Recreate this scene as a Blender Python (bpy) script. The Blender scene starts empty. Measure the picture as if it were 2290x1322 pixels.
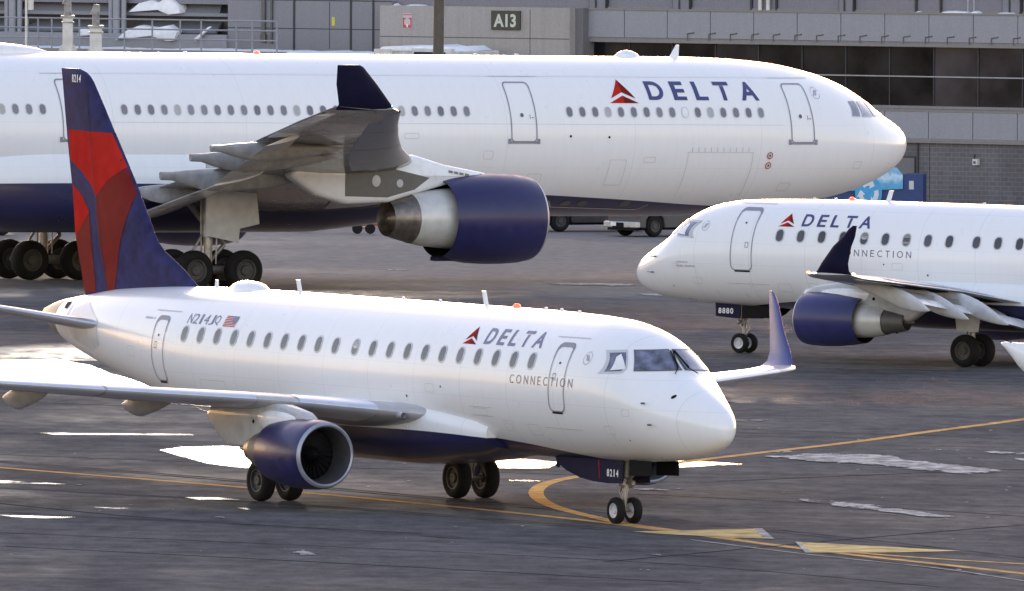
import bpy, bmesh, math, random
import numpy as np
from mathutils import Vector, Matrix
from mathutils.geometry import tessellate_polygon
R = math.radians
sc = bpy.context.scene
random.seed(5)

# ---------------------------------------------------------------- camera, sky, sun, exposure
CAM = dict(f=31106.90563, pitch=1.92397, H=15.81027, roll=-0.22087)
GX = 0.01044                       # the apron falls gently to the right (drainage slope)
cam = bpy.data.cameras.new('camera'); camo = bpy.data.objects.new('camera', cam)
sc.collection.objects.link(camo); sc.camera = camo
camo.location = (0, 0, CAM['H'])
camo.rotation_euler = (Matrix.Rotation(R(90 - CAM['pitch']), 3, 'X') @ Matrix.Rotation(R(-CAM['roll']), 3, 'Z')).to_euler()
cam.sensor_width = 36; cam.lens = CAM['f'] / 2290 * 36
cam.clip_start = 1; cam.clip_end = 8000
SUN_EL, SUN_AZ = 8.0, -1.9      # degrees; the sun stands low behind the aircraft
world = bpy.data.worlds.new("World"); sc.world = world; world.use_nodes = True
wn = world.node_tree.nodes; wl = world.node_tree.links; wn.clear()
wo = wn.new('ShaderNodeOutputWorld'); bg = wn.new('ShaderNodeBackground'); sky = wn.new('ShaderNodeTexSky')
sky.sky_type = 'NISHITA'; sky.sun_disc = False
sky.sun_elevation = R(SUN_EL); sky.sun_rotation = R(SUN_AZ)
sky.air_density = 1.0; sky.dust_density = .8; sky.ozone_density = 1.5
bg.inputs['Strength'].default_value = 0.15
tint = wn.new('ShaderNodeMix'); tint.data_type = 'RGBA'; tint.blend_type = 'MULTIPLY'; tint.inputs[0].default_value = 1   # thin high cloud takes the blue out of the sky
tint.inputs[7].default_value = (1.29, .94, .86, 1); wl.new(sky.outputs[0], tint.inputs[6]); wl.new(tint.outputs[2], bg.inputs['Color']); wl.new(bg.outputs[0], wo.inputs['Surface'])
sl = bpy.data.lights.new('sun', 'SUN'); slo = bpy.data.objects.new('sun', sl); sc.collection.objects.link(slo)
sl.energy = 0.7; sl.angle = R(1.5); sl.color = (1.0, 0.91, 0.79)
sd = Vector((math.sin(R(SUN_AZ)) * math.cos(R(SUN_EL)), math.cos(R(SUN_AZ)) * math.cos(R(SUN_EL)), math.sin(R(SUN_EL))))
slo.rotation_euler = sd.to_track_quat('Z', 'Y').to_euler()
slo.location = (0, 300, 120)
sc.view_settings.view_transform = 'Standard'; sc.view_settings.look = 'None'
sc.view_settings.gamma = 1; sc.view_settings.exposure = 2.20

# ---------------------------------------------------------------- helpers
COL = sc.collection
def tag(o, label=None, cat=None, group=None, kind=None):
    if label: o['label'] = label
    if cat: o['category'] = cat
    if group: o['group'] = group
    if kind: o['kind'] = kind
    return o
def empty(name, label, cat, mat=None, group=None):
    o = bpy.data.objects.new(name, None); COL.objects.link(o); o.empty_display_size = .5
    if mat is not None: o.matrix_world = mat
    return tag(o, label, cat, group)
class MB:
    """collects verts/faces; build() links them as one mesh object"""
    def __init__(s): s.v = []; s.f = []; s.m = []
    def add(s, vs, fs, mi=0):
        n = len(s.v); s.v += [tuple(v) for v in vs]
        for f in fs: s.f.append(tuple(i + n for i in f)); s.m.append(mi)
        return s
    def box(s, c, d, mi=0, rot=None):
        x, y, z = (k / 2 for k in d); vs = [Vector((a * x, b * y, e * z)) for a in (-1, 1) for b in (-1, 1) for e in (-1, 1)]
        if rot is not None: vs = [rot @ v for v in vs]
        return s.add([v + Vector(c) for v in vs], [(0, 1, 3, 2), (4, 6, 7, 5), (0, 4, 5, 1), (2, 3, 7, 6), (0, 2, 6, 4), (1, 5, 7, 3)], mi)
    def tube(s, a, b, r1, r2=None, n=12, mi=0, cap=True):
        a, b = Vector(a), Vector(b); r2 = r1 if r2 is None else r2
        d = (b - a).normalized(); q = d.to_track_quat('Z', 'Y'); vs = []
        for p, r in ((a, r1), (b, r2)):
            vs += [p + q @ Vector((r * math.cos(2 * math.pi * i / n), r * math.sin(2 * math.pi * i / n), 0)) for i in range(n)]
        fs = [(i, (i + 1) % n, n + (i + 1) % n, n + i) for i in range(n)]
        if cap: fs += [tuple(range(n - 1, -1, -1)), tuple(range(n, 2 * n))]
        return s.add(vs, fs, mi)
    def lathe(s, prof, o, axis='X', n=40, mi=0, cap=False, sq=1.0):
        """prof: (distance along axis, radius)"""
        vs = []
        for x, r in prof:
            for i in range(n):
                a = 2 * math.pi * i / n; c, q = r * math.cos(a), r * math.sin(a) * sq
                vs.append({'X': (o[0] + x, o[1] + c, o[2] + q), 'Y': (o[0] + c, o[1] + x, o[2] + q), 'Z': (o[0] + c, o[1] + q, o[2] + x)}[axis])
        fs = [(k * n + i, k * n + (i + 1) % n, (k + 1) * n + (i + 1) % n, (k + 1) * n + i) for k in range(len(prof) - 1) for i in range(n)]
        if cap: fs += [tuple(range(n)), tuple(range((len(prof) - 1) * n, len(prof) * n))]
        return s.add(vs, fs, mi)
    def loft(s, rings, mi=0, cap=True, closed=True):
        n = len(rings[0]); vs = [v for r in rings for v in r]; m = n if closed else n - 1
        fs = [(k * n + i, k * n + (i + 1) % n, (k + 1) * n + (i + 1) % n, (k + 1) * n + i) for k in range(len(rings) - 1) for i in range(m)]
        if cap: fs += [tuple(range(n)), tuple(range((len(rings) - 1) * n, len(rings) * n))]
        return s.add(vs, fs, mi)
    def prism(s, poly, w0, w1, fn, mi=0):
        """poly 2D (a,b) extruded from w0 to w1, fn(a,b,w)->point"""
        n = len(poly); vs = [fn(a, b, w0) for a, b in poly] + [fn(a, b, w1) for a, b in poly]
        fs = [(i, (i + 1) % n, n + (i + 1) % n, n + i) for i in range(n)]
        for t in tessellate_polygon([[Vector((a, b, 0)) for a, b in poly]]):
            fs.append(tuple(t)); fs.append(tuple(n + i for i in t))
        return s.add(vs, fs, mi)
    def build(s, name, mats, parent=None, smooth=False, bevel=0, sharp=40):
        me = bpy.data.meshes.new(name); me.from_pydata(s.v, [], s.f); me.update()
        bm = bmesh.new(); bm.from_mesh(me)
        for f, k in zip(bm.faces, s.m): f.material_index = k
        bmesh.ops.recalc_face_normals(bm, faces=bm.faces)
        if bevel: bmesh.ops.bevel(bm, geom=[e for e in bm.edges if e.is_manifold and e.calc_face_angle(0) > .5], offset=bevel, segments=2, affect='EDGES', profile=.5)
        bm.to_mesh(me); bm.free()
        for m in (mats if isinstance(mats, (list, tuple)) else [mats]): me.materials.append(m)
        if smooth:
            for p in me.polygons: p.use_smooth = True
            me.set_sharp_from_angle(angle=R(sharp))
        o = bpy.data.objects.new(name, me); COL.objects.link(o)
        if parent: o.parent = parent
        return o
def copy_tree(o, parent=None):
    c = o.copy(); COL.objects.link(c)
    if parent: c.parent = parent
    for k in list(o.children): copy_tree(k, c)
    return c

# ---------------------------------------------------------------- materials
def node_mat(name):
    m = bpy.data.materials.new(name); m.use_nodes = True
    nt = m.node_tree; return m, nt, nt.nodes['Principled BSDF'], nt.nodes.new, nt.links.new
def noise(nt, vec, scale, detail=4, rough=.55, dim=(1, 1, 1)):
    mp = nt.nodes.new('ShaderNodeMapping'); mp.inputs['Scale'].default_value = dim
    nt.links.new(vec, mp.inputs['Vector']); n = nt.nodes.new('ShaderNodeTexNoise')
    n.inputs['Scale'].default_value = scale; n.inputs['Detail'].default_value = detail; n.inputs['Roughness'].default_value = rough
    nt.links.new(mp.outputs[0], n.inputs['Vector']); return n.outputs['Fac']
def ramp(nt, fac, pts):
    r = nt.nodes.new('ShaderNodeValToRGB'); e = r.color_ramp.elements
    while len(e) < len(pts): e.new(.5)
    for k, (p, c) in zip(e, pts): k.position = p; k.color = (*(c if isinstance(c, (tuple, list)) else (c, c, c)), 1)
    nt.links.new(fac, r.inputs[0]); return r.outputs[0]
def mix(nt, a, b, fac, t='RGBA', blend='MIX'):
    m = nt.nodes.new('ShaderNodeMix'); m.data_type = t; m.blend_type = blend
    ia, ib, o = (6, 7, 2) if t == 'RGBA' else (2, 3, 0)
    for i, x in ((0, fac), (ia, a), (ib, b)):
        if isinstance(x, bpy.types.NodeSocket): nt.links.new(x, m.inputs[i])
        elif isinstance(x, (tuple, list)): m.inputs[i].default_value = (*x, 1) if len(x) == 3 else x
        else: m.inputs[i].default_value = x
    return m.outputs[o]
def math_(nt, op, a, b=0.0):
    m = nt.nodes.new('ShaderNodeMath'); m.operation = op
    for i, x in ((0, a), (1, b)):
        if isinstance(x, bpy.types.NodeSocket): nt.links.new(x, m.inputs[i])
        else: m.inputs[i].default_value = x
    return m.outputs[0]
def simple(name, col, rough=.5, metal=0, coat=0, var=.06, scale=3.0, spec=.5, emit=None, es=1):
    m, nt, b, new, link = node_mat(name)
    tc = new('ShaderNodeTexCoord'); n = noise(nt, tc.outputs['Object'], scale)
    c0 = tuple(max(0, x * (1 - 2 * var)) for x in col); c1 = tuple(min(1, x * (1 + 2 * var)) for x in col)
    link(ramp(nt, n, [(.3, c0), (.7, c1)]), b.inputs['Base Color'])
    link(ramp(nt, n, [(.3, max(rough - .06, .02)), (.7, min(1, rough + .06))]), b.inputs['Roughness'])
    b.inputs['Metallic'].default_value = metal; b.inputs['Coat Weight'].default_value = coat
    b.inputs['Coat Roughness'].default_value = .06; b.inputs['Specular IOR Level'].default_value = spec
    if emit: b.inputs['Emission Color'].default_value = (*emit, 1); b.inputs['Emission Strength'].default_value = es
    return m
def window_mat(name, c0, c1):
    m, nt, b, new, link = node_mat(name); oi = new('ShaderNodeObjectInfo'); tc = new('ShaderNodeTexCoord')
    n = noise(nt, tc.outputs['Object'], 2.5, 2); link(ramp(nt, mix(nt, oi.outputs['Random'], n, .35, 'FLOAT'), [(.1, c0), (.9, c1)]), b.inputs['Base Color'])
    b.inputs['Roughness'].default_value = .18; b.inputs['Coat Weight'].default_value = .25; b.inputs['Coat Roughness'].default_value = .05; return m
WHITE = (.775, .785, .81); NAVY = (.016, .016, .062); BLUE2 = (.05, .065, .26)
def paint_nodes(nt, b, tc):
    """aircraft paint: slight mottling, rain streaks and grime low on the skin"""
    n1 = noise(nt, tc.outputs['Object'], 1.3, 5, .6, (1, 1, 1)); n2 = noise(nt, tc.outputs['Object'], 2.2, 6, .65, (3.0, 1, .35))
    f = ramp(nt, n2, [(.42, 0), (.75, 1)])
    return n1, f
def hull_mat(name, S0, curve, dirty=.10, seams=(2.1, 3.38, 2.72, 4.45)):
    """white above, navy below the cheat line z=curve(s)"""
    m, nt, b, new, link = node_mat(name)
    tc = new('ShaderNodeTexCoord'); sep = new('ShaderNodeSeparateXYZ'); link(tc.outputs['Object'], sep.inputs[0])
    s = math_(nt, 'SUBTRACT', S0, sep.outputs['X'])
    smax = curve[-1][0] + 1.0
    fc = new('ShaderNodeFloatCurve'); fc.mapping.use_clip = False
    cv = fc.mapping.curves[0]; pts = [(p[0] / smax, p[1] / 10) for p in curve]
    cv.points[0].location = pts[0]; cv.points[1].location = pts[-1]
    for p in pts[1:-1]: cv.points.new(*p)
    for p in cv.points: p.handle_type = 'VECTOR' if False else 'AUTO'
    fc.mapping.update(); link(math_(nt, 'DIVIDE', s, smax), fc.inputs['Value'])
    zl = math_(nt, 'MULTIPLY', fc.outputs[0], 10.0)
    below = math_(nt, 'LESS_THAN', sep.outputs['Z'], zl)
    n1, f = paint_nodes(nt, b, tc)
    w = mix(nt, WHITE, (.62, .60, .57), math_(nt, 'MULTIPLY', f, dirty * 1.3))
    w = mix(nt, w, (.73, .74, .76), math_(nt, 'MULTIPLY', n1, .1))
    # faint frame and lap seams
    k = math_(nt, 'ABSOLUTE', math_(nt, 'SUBTRACT', math_(nt, 'FRACT', math_(nt, 'DIVIDE', s, seams[0])), .5))
    line = math_(nt, 'LESS_THAN', k, .012 / seams[0])
    w = mix(nt, w, (.55, .55, .57), math_(nt, 'MULTIPLY', line, .45))
    for z0 in seams[1:]:
        kz = math_(nt, 'LESS_THAN', math_(nt, 'ABSOLUTE', math_(nt, 'SUBTRACT', sep.outputs['Z'], z0)), .007); w = mix(nt, w, (.56, .56, .58), math_(nt, 'MULTIPLY', kz, .35))
    c = mix(nt, w, NAVY, below); link(c, b.inputs['Base Color'])
    link(ramp(nt, n1, [(.3, .27), (.75, .32)]), b.inputs['Roughness'])
    b.inputs['Coat Weight'].default_value = .28; b.inputs['Coat Roughness'].default_value = .09
    bp = new('ShaderNodeBump'); bp.inputs['Strength'].default_value = .02; bp.inputs['Distance'].default_value = .01
    link(noise(nt, tc.outputs['Object'], 1.1, 2), bp.inputs['Height']); link(bp.outputs[0], b.inputs['Normal']); link(bp.outputs[0], b.inputs['Coat Normal'])
    return m
M = dict(
    white=simple('white_aircraft_paint', WHITE, .3, coat=.6, var=.03, scale=2), navy=simple('navy_aircraft_paint', (.014, .014, .080), .38, coat=.08, var=.08),
    blue=simple('blue_aircraft_paint', (.030, .030, .095), .5, coat=0, var=.16, spec=.03), navydark=simple('dark_navy_paint', (.010, .010, .034), .5, coat=0, spec=.12),
    grey=simple('grey_aircraft_paint', (.42, .43, .45), .4, coat=.2, var=.08), lgrey=simple('light_grey_panel', (.5, .51, .53), .5), dgrey=simple('dark_grey_metal', (.13, .125, .12), .55, metal=.4),
    metal=simple('bare_metal', (.72, .73, .76), .28, metal=.9, var=.05), lip=simple('polished_inlet_lip', (.32, .33, .39), .45, metal=.5, var=.06), slat=simple('leading_edge_metal', (.64, .66, .73), .34, metal=.5, coat=.2, var=.03),
    hot=simple('heat_stained_metal', (.21, .185, .165), .42, metal=.8, var=.16, scale=4), core=simple('core_cowl_paint', (.58, .59, .58), .4, metal=.2, coat=.2, var=.05),
    black=simple('matt_black', (.008, .008, .009), .7, spec=.12), tyre=simple('tyre_rubber', (.011, .0105, .011), .8, var=.2, scale=8, spec=.2), hub=simple('wheel_hub', (.50, .51, .55), .4, metal=.3, var=.1),
    hubd=simple('dirty_wheel_hub', (.055, .052, .05), .6, metal=.2, var=.2),
    glass=window_mat('cabin_window_glass', (.022, .020, .026), (.085, .080, .095)), blind=simple('window_blind', (.38, .375, .37), .35, coat=.8), rim=simple('window_rim', (.50, .51, .54), .4),
    shield=simple('windshield_glass', (.11, .125, .19), .05, coat=1, var=.35, scale=3.5), line=simple('door_seal_grey', (.23, .24, .29), .5), lline=simple('panel_line', (.50, .50, .52), .5),
    red=simple('red_livery_paint', (.42, .026, .020), .5, coat=0, var=.05, spec=0), dred=simple('dark_red_livery_paint', (.165, .018, .016), .5, coat=0, var=.08, spec=.02),
    letter=simple('navy_lettering', (.034, .04, .15), .35, coat=.5), wlet=simple('white_lettering', (.75, .75, .78), .4), glet=simple('grey_lettering', (.30, .31, .35), .5),
    cone=simple('exhaust_cone_metal', (.27, .215, .17), .45, metal=.35, var=.2), redlamp=simple('red_beacon_glass', (.6, .02, .01), .2, emit=(1, .05, .02), es=1.2),
    dfair=simple('wing_fairing_paint', (.27, .275, .29), .45, var=.08), seal=simple('tailplane_seal_plate', (.58, .585, .61), .35, coat=.2, var=.05), strut=simple('landing_gear_steel', (.30, .29, .28), .4, metal=.6, var=.2), inlet=simple('inlet_duct', (.06, .06, .066), .5, metal=.2), eblue=simple('engine_cowl_blue', (.026, .029, .125), .38, coat=.08, var=.06), lit_wblue=simple('lit_winglet_blue', (.042, .046, .19), .4, coat=.1), fan=simple('fan_blade', (.008, .008, .009), .6, metal=0, spec=.1),
)

# ---------------------------------------------------------------- aircraft body shapes
def pchip(pts):
    x=np.array([p[0] for p in pts],float);y=np.array([p[1] for p in pts],float)
    h=np.diff(x);d=np.diff(y)/h;m=np.zeros(len(x))
    m[0]=d[0];m[-1]=d[-1]
    for i in range(1,len(x)-1):
        if d[i-1]*d[i]>0:
            w1=2*h[i]+h[i-1];w2=h[i]+2*h[i-1];m[i]=(w1+w2)/(w1/d[i-1]+w2/d[i])
    def f(v):
        v=min(max(v,x[0]),x[-1]);i=min(int(np.searchsorted(x,v,'right'))-1,len(x)-2);i=max(i,0)
        t=(v-x[i])/h[i]
        return float((1+2*t)*(1-t)**2*y[i]+t*(1-t)**2*h[i]*m[i]+t*t*(3-2*t)*y[i+1]+t*t*(t-1)*h[i]*m[i+1])
    return f
# square-root-like nose handled by dense pts
EJ=dict(L=31.75,nu=[(0,2),(.6,1.85),(1.5,1.75),(2.6,1.85),(3.5,2),(31.75,2)],
 top=[(0,2.36),(.04,2.5),(.15,2.64),(.4,2.84),(.8,3.05),(1.3,3.27),(1.7,3.44),(2.03,3.61),(2.35,3.86),(2.64,4.07),(2.95,4.25),(3.36,4.42),(3.9,4.56),(4.6,4.66),(6.5,4.73),(8.5,4.755),(21,4.75),(24.5,4.7),(28,4.52),(29.5,4.34),(30.9,4.15),(31.75,3.95)],
 bot=[(0,2.30),(.04,2.14),(.15,2.02),(.63,1.80),(1.78,1.58),(3.5,1.46),(5.5,1.40),(7.5,1.38),(19,1.38),(21,1.46),(23,1.68),(26,2.17),(28.6,2.66),(30,3.0),(31,3.3),(31.75,3.6)],
 w=[(0,.03),(.04,.15),(.15,.26),(.4,.42),(.8,.63),(1.4,.92),(2.0,1.17),(2.6,1.33),(3.2,1.41),(4.5,1.485),(5.8,1.505),(21,1.505),(23,1.46),(26,1.2),(28.6,.87),(30,.66),(31,.46),(31.75,.2)],
 zc=[(0,2.34),(.5,2.42),(1.5,2.62),(3,2.92),(5,3.02),(21,3.05),(24,3.2),(28,3.55),(31.75,3.8)])
AB=dict(L=63.3,nu=[(0,2),(.5,1.7),(1.5,1.55),(3,1.7),(5,1.9),(8,2),(63.3,2)],
 top=[(0,4.95),(.05,5.2),(.2,5.42),(.5,5.66),(.89,5.87),(1.38,6.15),(2.15,6.66),(3.12,7.11),(4.27,7.45),(6.19,7.78),(8.09,7.91),(10,7.95),(48,7.95),(54,7.9),(60,7.45),(63.3,6.9)],
 bot=[(0,4.85),(.05,4.62),(.2,4.38),(.59,4.05),(1.36,3.65),(2.71,3.18),(4.25,2.87),(6.16,2.6),(8.8,2.4),(11,2.35),(42,2.35),(46,2.7),(52,3.9),(58,5.1),(63.3,6.2)],
 w=[(0,.03),(.05,.25),(.2,.5),(.5,.82),(1,1.2),(2,1.74),(3.2,2.2),(5,2.56),(7,2.75),(9,2.82),(43,2.82),(48,2.6),(55,1.7),(60,.9),(63.3,.3)],
 zc=[(0,4.92),(2,4.95),(5,5.05),(9,5.17),(42,5.17),(50,5.6),(63.3,6.55)])
class Body:
    def __init__(s,d):
        s.L=d['L'];s.top=pchip(d['top']);s.bot=pchip(d['bot']);s.w=pchip(d['w']);s.zc=pchip(d['zc']);s.nu=pchip(d['nu'])
    def side(b,s,z):
        zc=b.zc(s);up=z>zc;h=(b.top(s)-zc) if up else (zc-b.bot(s));n=b.nu(s) if up else 2.0
        q=abs(z-zc)/max(h,1e-6)
        return b.w(s)*max(0,1-q**n)**(1/n) if q<1 else 0.
    def ring(b,s,n=64):
        zc=b.zc(s);u=b.top(s)-zc;l=zc-b.bot(s);w=b.w(s);o=[];e=2/b.nu(s)
        for i in range(n):
            a=2*np.pi*i/n;c,si=np.cos(a),np.sin(a)
            if si>1e-9: o.append((s,w*np.sign(c)*abs(c)**e,zc+u*abs(si)**e))
            else: o.append((s,w*c,zc+l*si))
        return o
_wp=pchip([(0,0),(1,.78),(2,1.55),(3.6,3.15),(5,4.75),(6.3,6.25),(12,12)])
def warpB(d):
    o=dict(d)
    for k in ('nu','top','bot','w','zc'):
        o[k]=[((_wp(s) if s<12 else s-1.8*(min(max((s-14)/6,0),1)) ),v) for s,v in d[k]]
    o['L']=d['L']-1.8
    return o
EJB=warpB(EJ)

class Dec:
    """flat artwork (polygons, lettering) cut finely and laid on a curved skin"""
    def __init__(s): s.bm = bmesh.new()
    def poly(s, pts, mi=0):
        vs = [s.bm.verts.new((a, b, 0)) for a, b in pts]
        for t in tessellate_polygon([[Vector((a, b, 0)) for a, b in pts]]):
            if len(set(t)) == 3:
                try: f = s.bm.faces.new([vs[i] for i in t]); f.material_index = mi
                except ValueError: pass
        return s
    def ring(s, outer, inner, mi=0):
        n = len(outer); a = [s.bm.verts.new((*p, 0)) for p in outer]; b = [s.bm.verts.new((*p, 0)) for p in inner]
        for i in range(n): f = s.bm.faces.new((a[i], a[(i + 1) % n], b[(i + 1) % n], b[i])); f.material_index = mi
        return s
    def text(s, body, fn, mi=0, bold=0.0):
        cu = bpy.data.curves.new('t', 'FONT'); cu.body = body; cu.offset = bold; cu.resolution_u = 6
        o = bpy.data.objects.new('t', cu); me = bpy.data.meshes.new_from_object(o)
        if len(me.vertices):
            xs = [v.co.x for v in me.vertices]; ys = [v.co.y for v in me.vertices]
            x0, x1, y0, y1 = min(xs), max(xs), min(ys), max(ys); vs = [s.bm.verts.new((*fn((v.co.x - x0) / (x1 - x0), (v.co.y - y0) / (y1 - y0)), 0)) for v in me.vertices]
            for p in me.polygons:
                try: f = s.bm.faces.new([vs[i] for i in p.vertices]); f.material_index = mi
                except ValueError: pass
        bpy.data.objects.remove(o); bpy.data.curves.remove(cu); bpy.data.meshes.remove(me)
        return s
    def cut(s, da, db):
        bm = s.bm
        for ax, d in ((0, da), (1, db)):
            if not d: continue
            c = [v.co[ax] for v in bm.verts]; k = math.ceil(min(c) / d) * d
            while k < max(c):
                co = Vector((k, 0, 0)) if ax == 0 else Vector((0, k, 0)); no = Vector((1, 0, 0)) if ax == 0 else Vector((0, 1, 0))
                bmesh.ops.bisect_plane(bm, geom=bm.verts[:] + bm.edges[:] + bm.faces[:], plane_co=co, plane_no=no, dist=1e-6); k += d
        return s
    def build(s, name, mats, fn, parent, org=(0, 0, 0)):
        s.bm.verts.ensure_lookup_table()
        for v in s.bm.verts: v.co = Vector(fn(v.co.x, v.co.y)) - Vector(org)
        me = bpy.data.meshes.new(name); s.bm.to_mesh(me); s.bm.free()
        for m in (mats if isinstance(mats, (list, tuple)) else [mats]): me.materials.append(m)
        for p in me.polygons: p.use_smooth = True
        o = bpy.data.objects.new(name, me); COL.objects.link(o); o.parent = parent; o.location = org
        return o
def rrect(x0, x1, y0, y1, r, n=4, lean=0.0):
    o = []
    for cx, cy, a0 in ((x1 - r, y1 - r, 0), (x0 + r, y1 - r, 90), (x0 + r, y0 + r, 180), (x1 - r, y0 + r, 270)):
        for i in range(n + 1):
            a = R(a0 + 90 * i / n); o.append((cx + r * math.cos(a), cy + r * math.sin(a)))
    return [(x + lean * (y - y0), y) for x, y in o]
def circ(cx, cy, rx, ry=None, n=16, a0=0, a1=360):
    ry = ry or rx
    return [(cx + rx * math.cos(R(a0 + (a1 - a0) * i / (n if a1 - a0 == 360 else n - 1))), cy + ry * math.sin(R(a0 + (a1 - a0) * i / (n if a1 - a0 == 360 else n - 1)))) for i in range(n)]
def stroke(pts, w):
    """thin strip along a 2D polyline"""
    L, Rr = [], []
    for i, p in enumerate(pts):
        a = Vector(pts[max(i - 1, 0)]); b = Vector(pts[min(i + 1, len(pts) - 1)]); d = (b - a).normalized(); n = Vector((-d.y, d.x)) * w / 2
        L.append((p[0] + n.x, p[1] + n.y)); Rr.append((p[0] - n.x, p[1] - n.y))
    return L + Rr[::-1]
def side_map(b, sg, S0, off=.008):
    def fn(s, z):
        t = b.side(s, z); e = .02
        ds = (b.side(s + e, z) - b.side(max(s - e, 0), z)) / (2 * e); dz = (b.side(s, z + e) - b.side(s, z - e)) / (2 * e)
        n = Vector((-ds, 1, -dz)).normalized() * off
        return (S0 - (s + n.x), -sg * (t + n.y), z + n.z)
    return fn
def nose_map(b, sg, S0, off=.01):
    """(t, z) -> point on the nose skin"""
    def at(t, z):
        lo, hi = 0.0, 7.0
        for _ in range(40):
            m = (lo + hi) / 2
            if (b.side(m, z) >= t and b.bot(m) < z < b.top(m)): hi = m
            else: lo = m
        return hi
    def fn(t, z):
        t = max(t, 0.003); s = at(t, z); e = .02; a = at(t + e, z); c = at(max(t - e, .001), z); u = at(t, z + e); d = at(t, z - e)
        n = Vector((-1, (a - c) / (2 * e), (u - d) / (2 * e))).normalized() * off
        return (S0 - (s + n.x), -sg * (t + n.y), z + n.z)
    return fn
AIRF = [(0, 0), (.005, .09), (.02, .18), (.05, .28), (.1, .38), (.2, .47), (.33, .5), (.5, .45), (.7, .29), (.85, .15), (1, .012)]
def foil(s0, ch, z, t, tc, S0, sg, tw=0.0, lower=.9):
    """closed section: trailing edge over the top to the nose and back below"""
    up = [(x, y * tc * ch) for x, y in AIRF][::-1]; lo = [(x, -y * tc * ch * lower) for x, y in AIRF][1:]
    return [(S0 - (s0 + x * ch), -sg * t, z + y - tw * x * ch) for x, y in up + lo]
def wing_z(secs, t, x):
    """(s, z mid, chord, tc) at span t"""
    for a, b in zip(secs, secs[1:]):
        if a[0] <= t <= b[0]:
            k = (t - a[0]) / (b[0] - a[0]); return [a[i] + (b[i] - a[i]) * k for i in range(1, 6)]
def lerp_sec(secs, t):
    return wing_z(secs, t, 0)
def body_rings(b, S0, n=72, dense=None):
    ss = [0, .012, .03, .06, .1, .16, .25, .36] + list(np.linspace(.5, 9, 50)) + list(np.linspace(9.4, b.L, 74))
    return [[(S0 - p[0], -p[1], p[2]) for p in b.ring(s, n)] for s in ss]
def delta_mark(d, x0, x1, z0, z1, sg):
    """red twin-tone triangle widget; x0 = left on screen"""
    def q(a, b): return (x0 + (x1 - x0) * (a + .5), z0 + (z1 - z0) * b)
    d.poly([q(0, 1), q(-.42, .2), q(0, .46)], 0); d.poly([q(0, 1), q(0, .46), q(.42, .2)], 1)
    d.poly([q(-.5, 0), q(-.02, .31), q(-.0, .32), q(0, 0)], 0); d.poly([q(0, .32), q(.5, 0), q(0, 0)], 1)
def word(d, txt, xs, z0, z1, mi=0, bold=0.0, slant=0.0):
    """xs: list of (x left, x right) per letter"""
    for ch, (a, b) in zip(txt, xs):
        if ch == '1': m_ = (a + b) / 2; a, b = m_ + (a - m_) * .42, m_ + (b - m_) * .42
        if ch != ' ': d.text(ch, lambda u, v, a=a, b=b: (a + (b - a) * u + slant * (z1 - z0) * v * (1 if b > a else -1), z0 + (z1 - z0) * v), mi, bold)
def spread(x0, x1, widths, gap):
    """letter boxes laid from x0 to x1 with relative widths"""
    tot = sum(widths) + gap * (len(widths) - 1); k = (x1 - x0) / tot; o = []; x = x0
    for w in widths: o.append((x, x + w * k)); x += (w + gap) * k
    return o
def wheel(o, r, w, parent, hubmat, name='wheel', n=36):
    """o: centre, axle along Y"""
    t = MB().lathe([(-w * .42, r * .56), (-w * .5, r * .70), (-w * .47, r * .86), (-w * .36, r * .96), (-w * .15, r), (w * .15, r), (w * .36, r * .96), (w * .47, r * .86), (w * .5, r * .70), (w * .42, r * .56)], (0, 0, 0), 'Y', n).build(name, M['tyre'], parent, True)
    t.location = o
    h = MB()
    for s in (-1, 1):
        h.lathe([(s * w * .42, r * .57), (s * w * .40, r * .50), (s * w * .25, r * .46), (s * w * .22, r * .26), (s * w * .36, r * .22), (s * w * .38, r * .10), (s * w * .33, .001)], (0, 0, 0), 'Y', 24)
        for i in range(8):
            a = i * math.pi / 4; h.tube((r * .36 * math.cos(a), s * w * .24, r * .36 * math.sin(a)), (r * .36 * math.cos(a), s * w * .27, r * .36 * math.sin(a)), r * .04, n=6)
    h.build('hub', hubmat, t, True)
    return t
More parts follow.
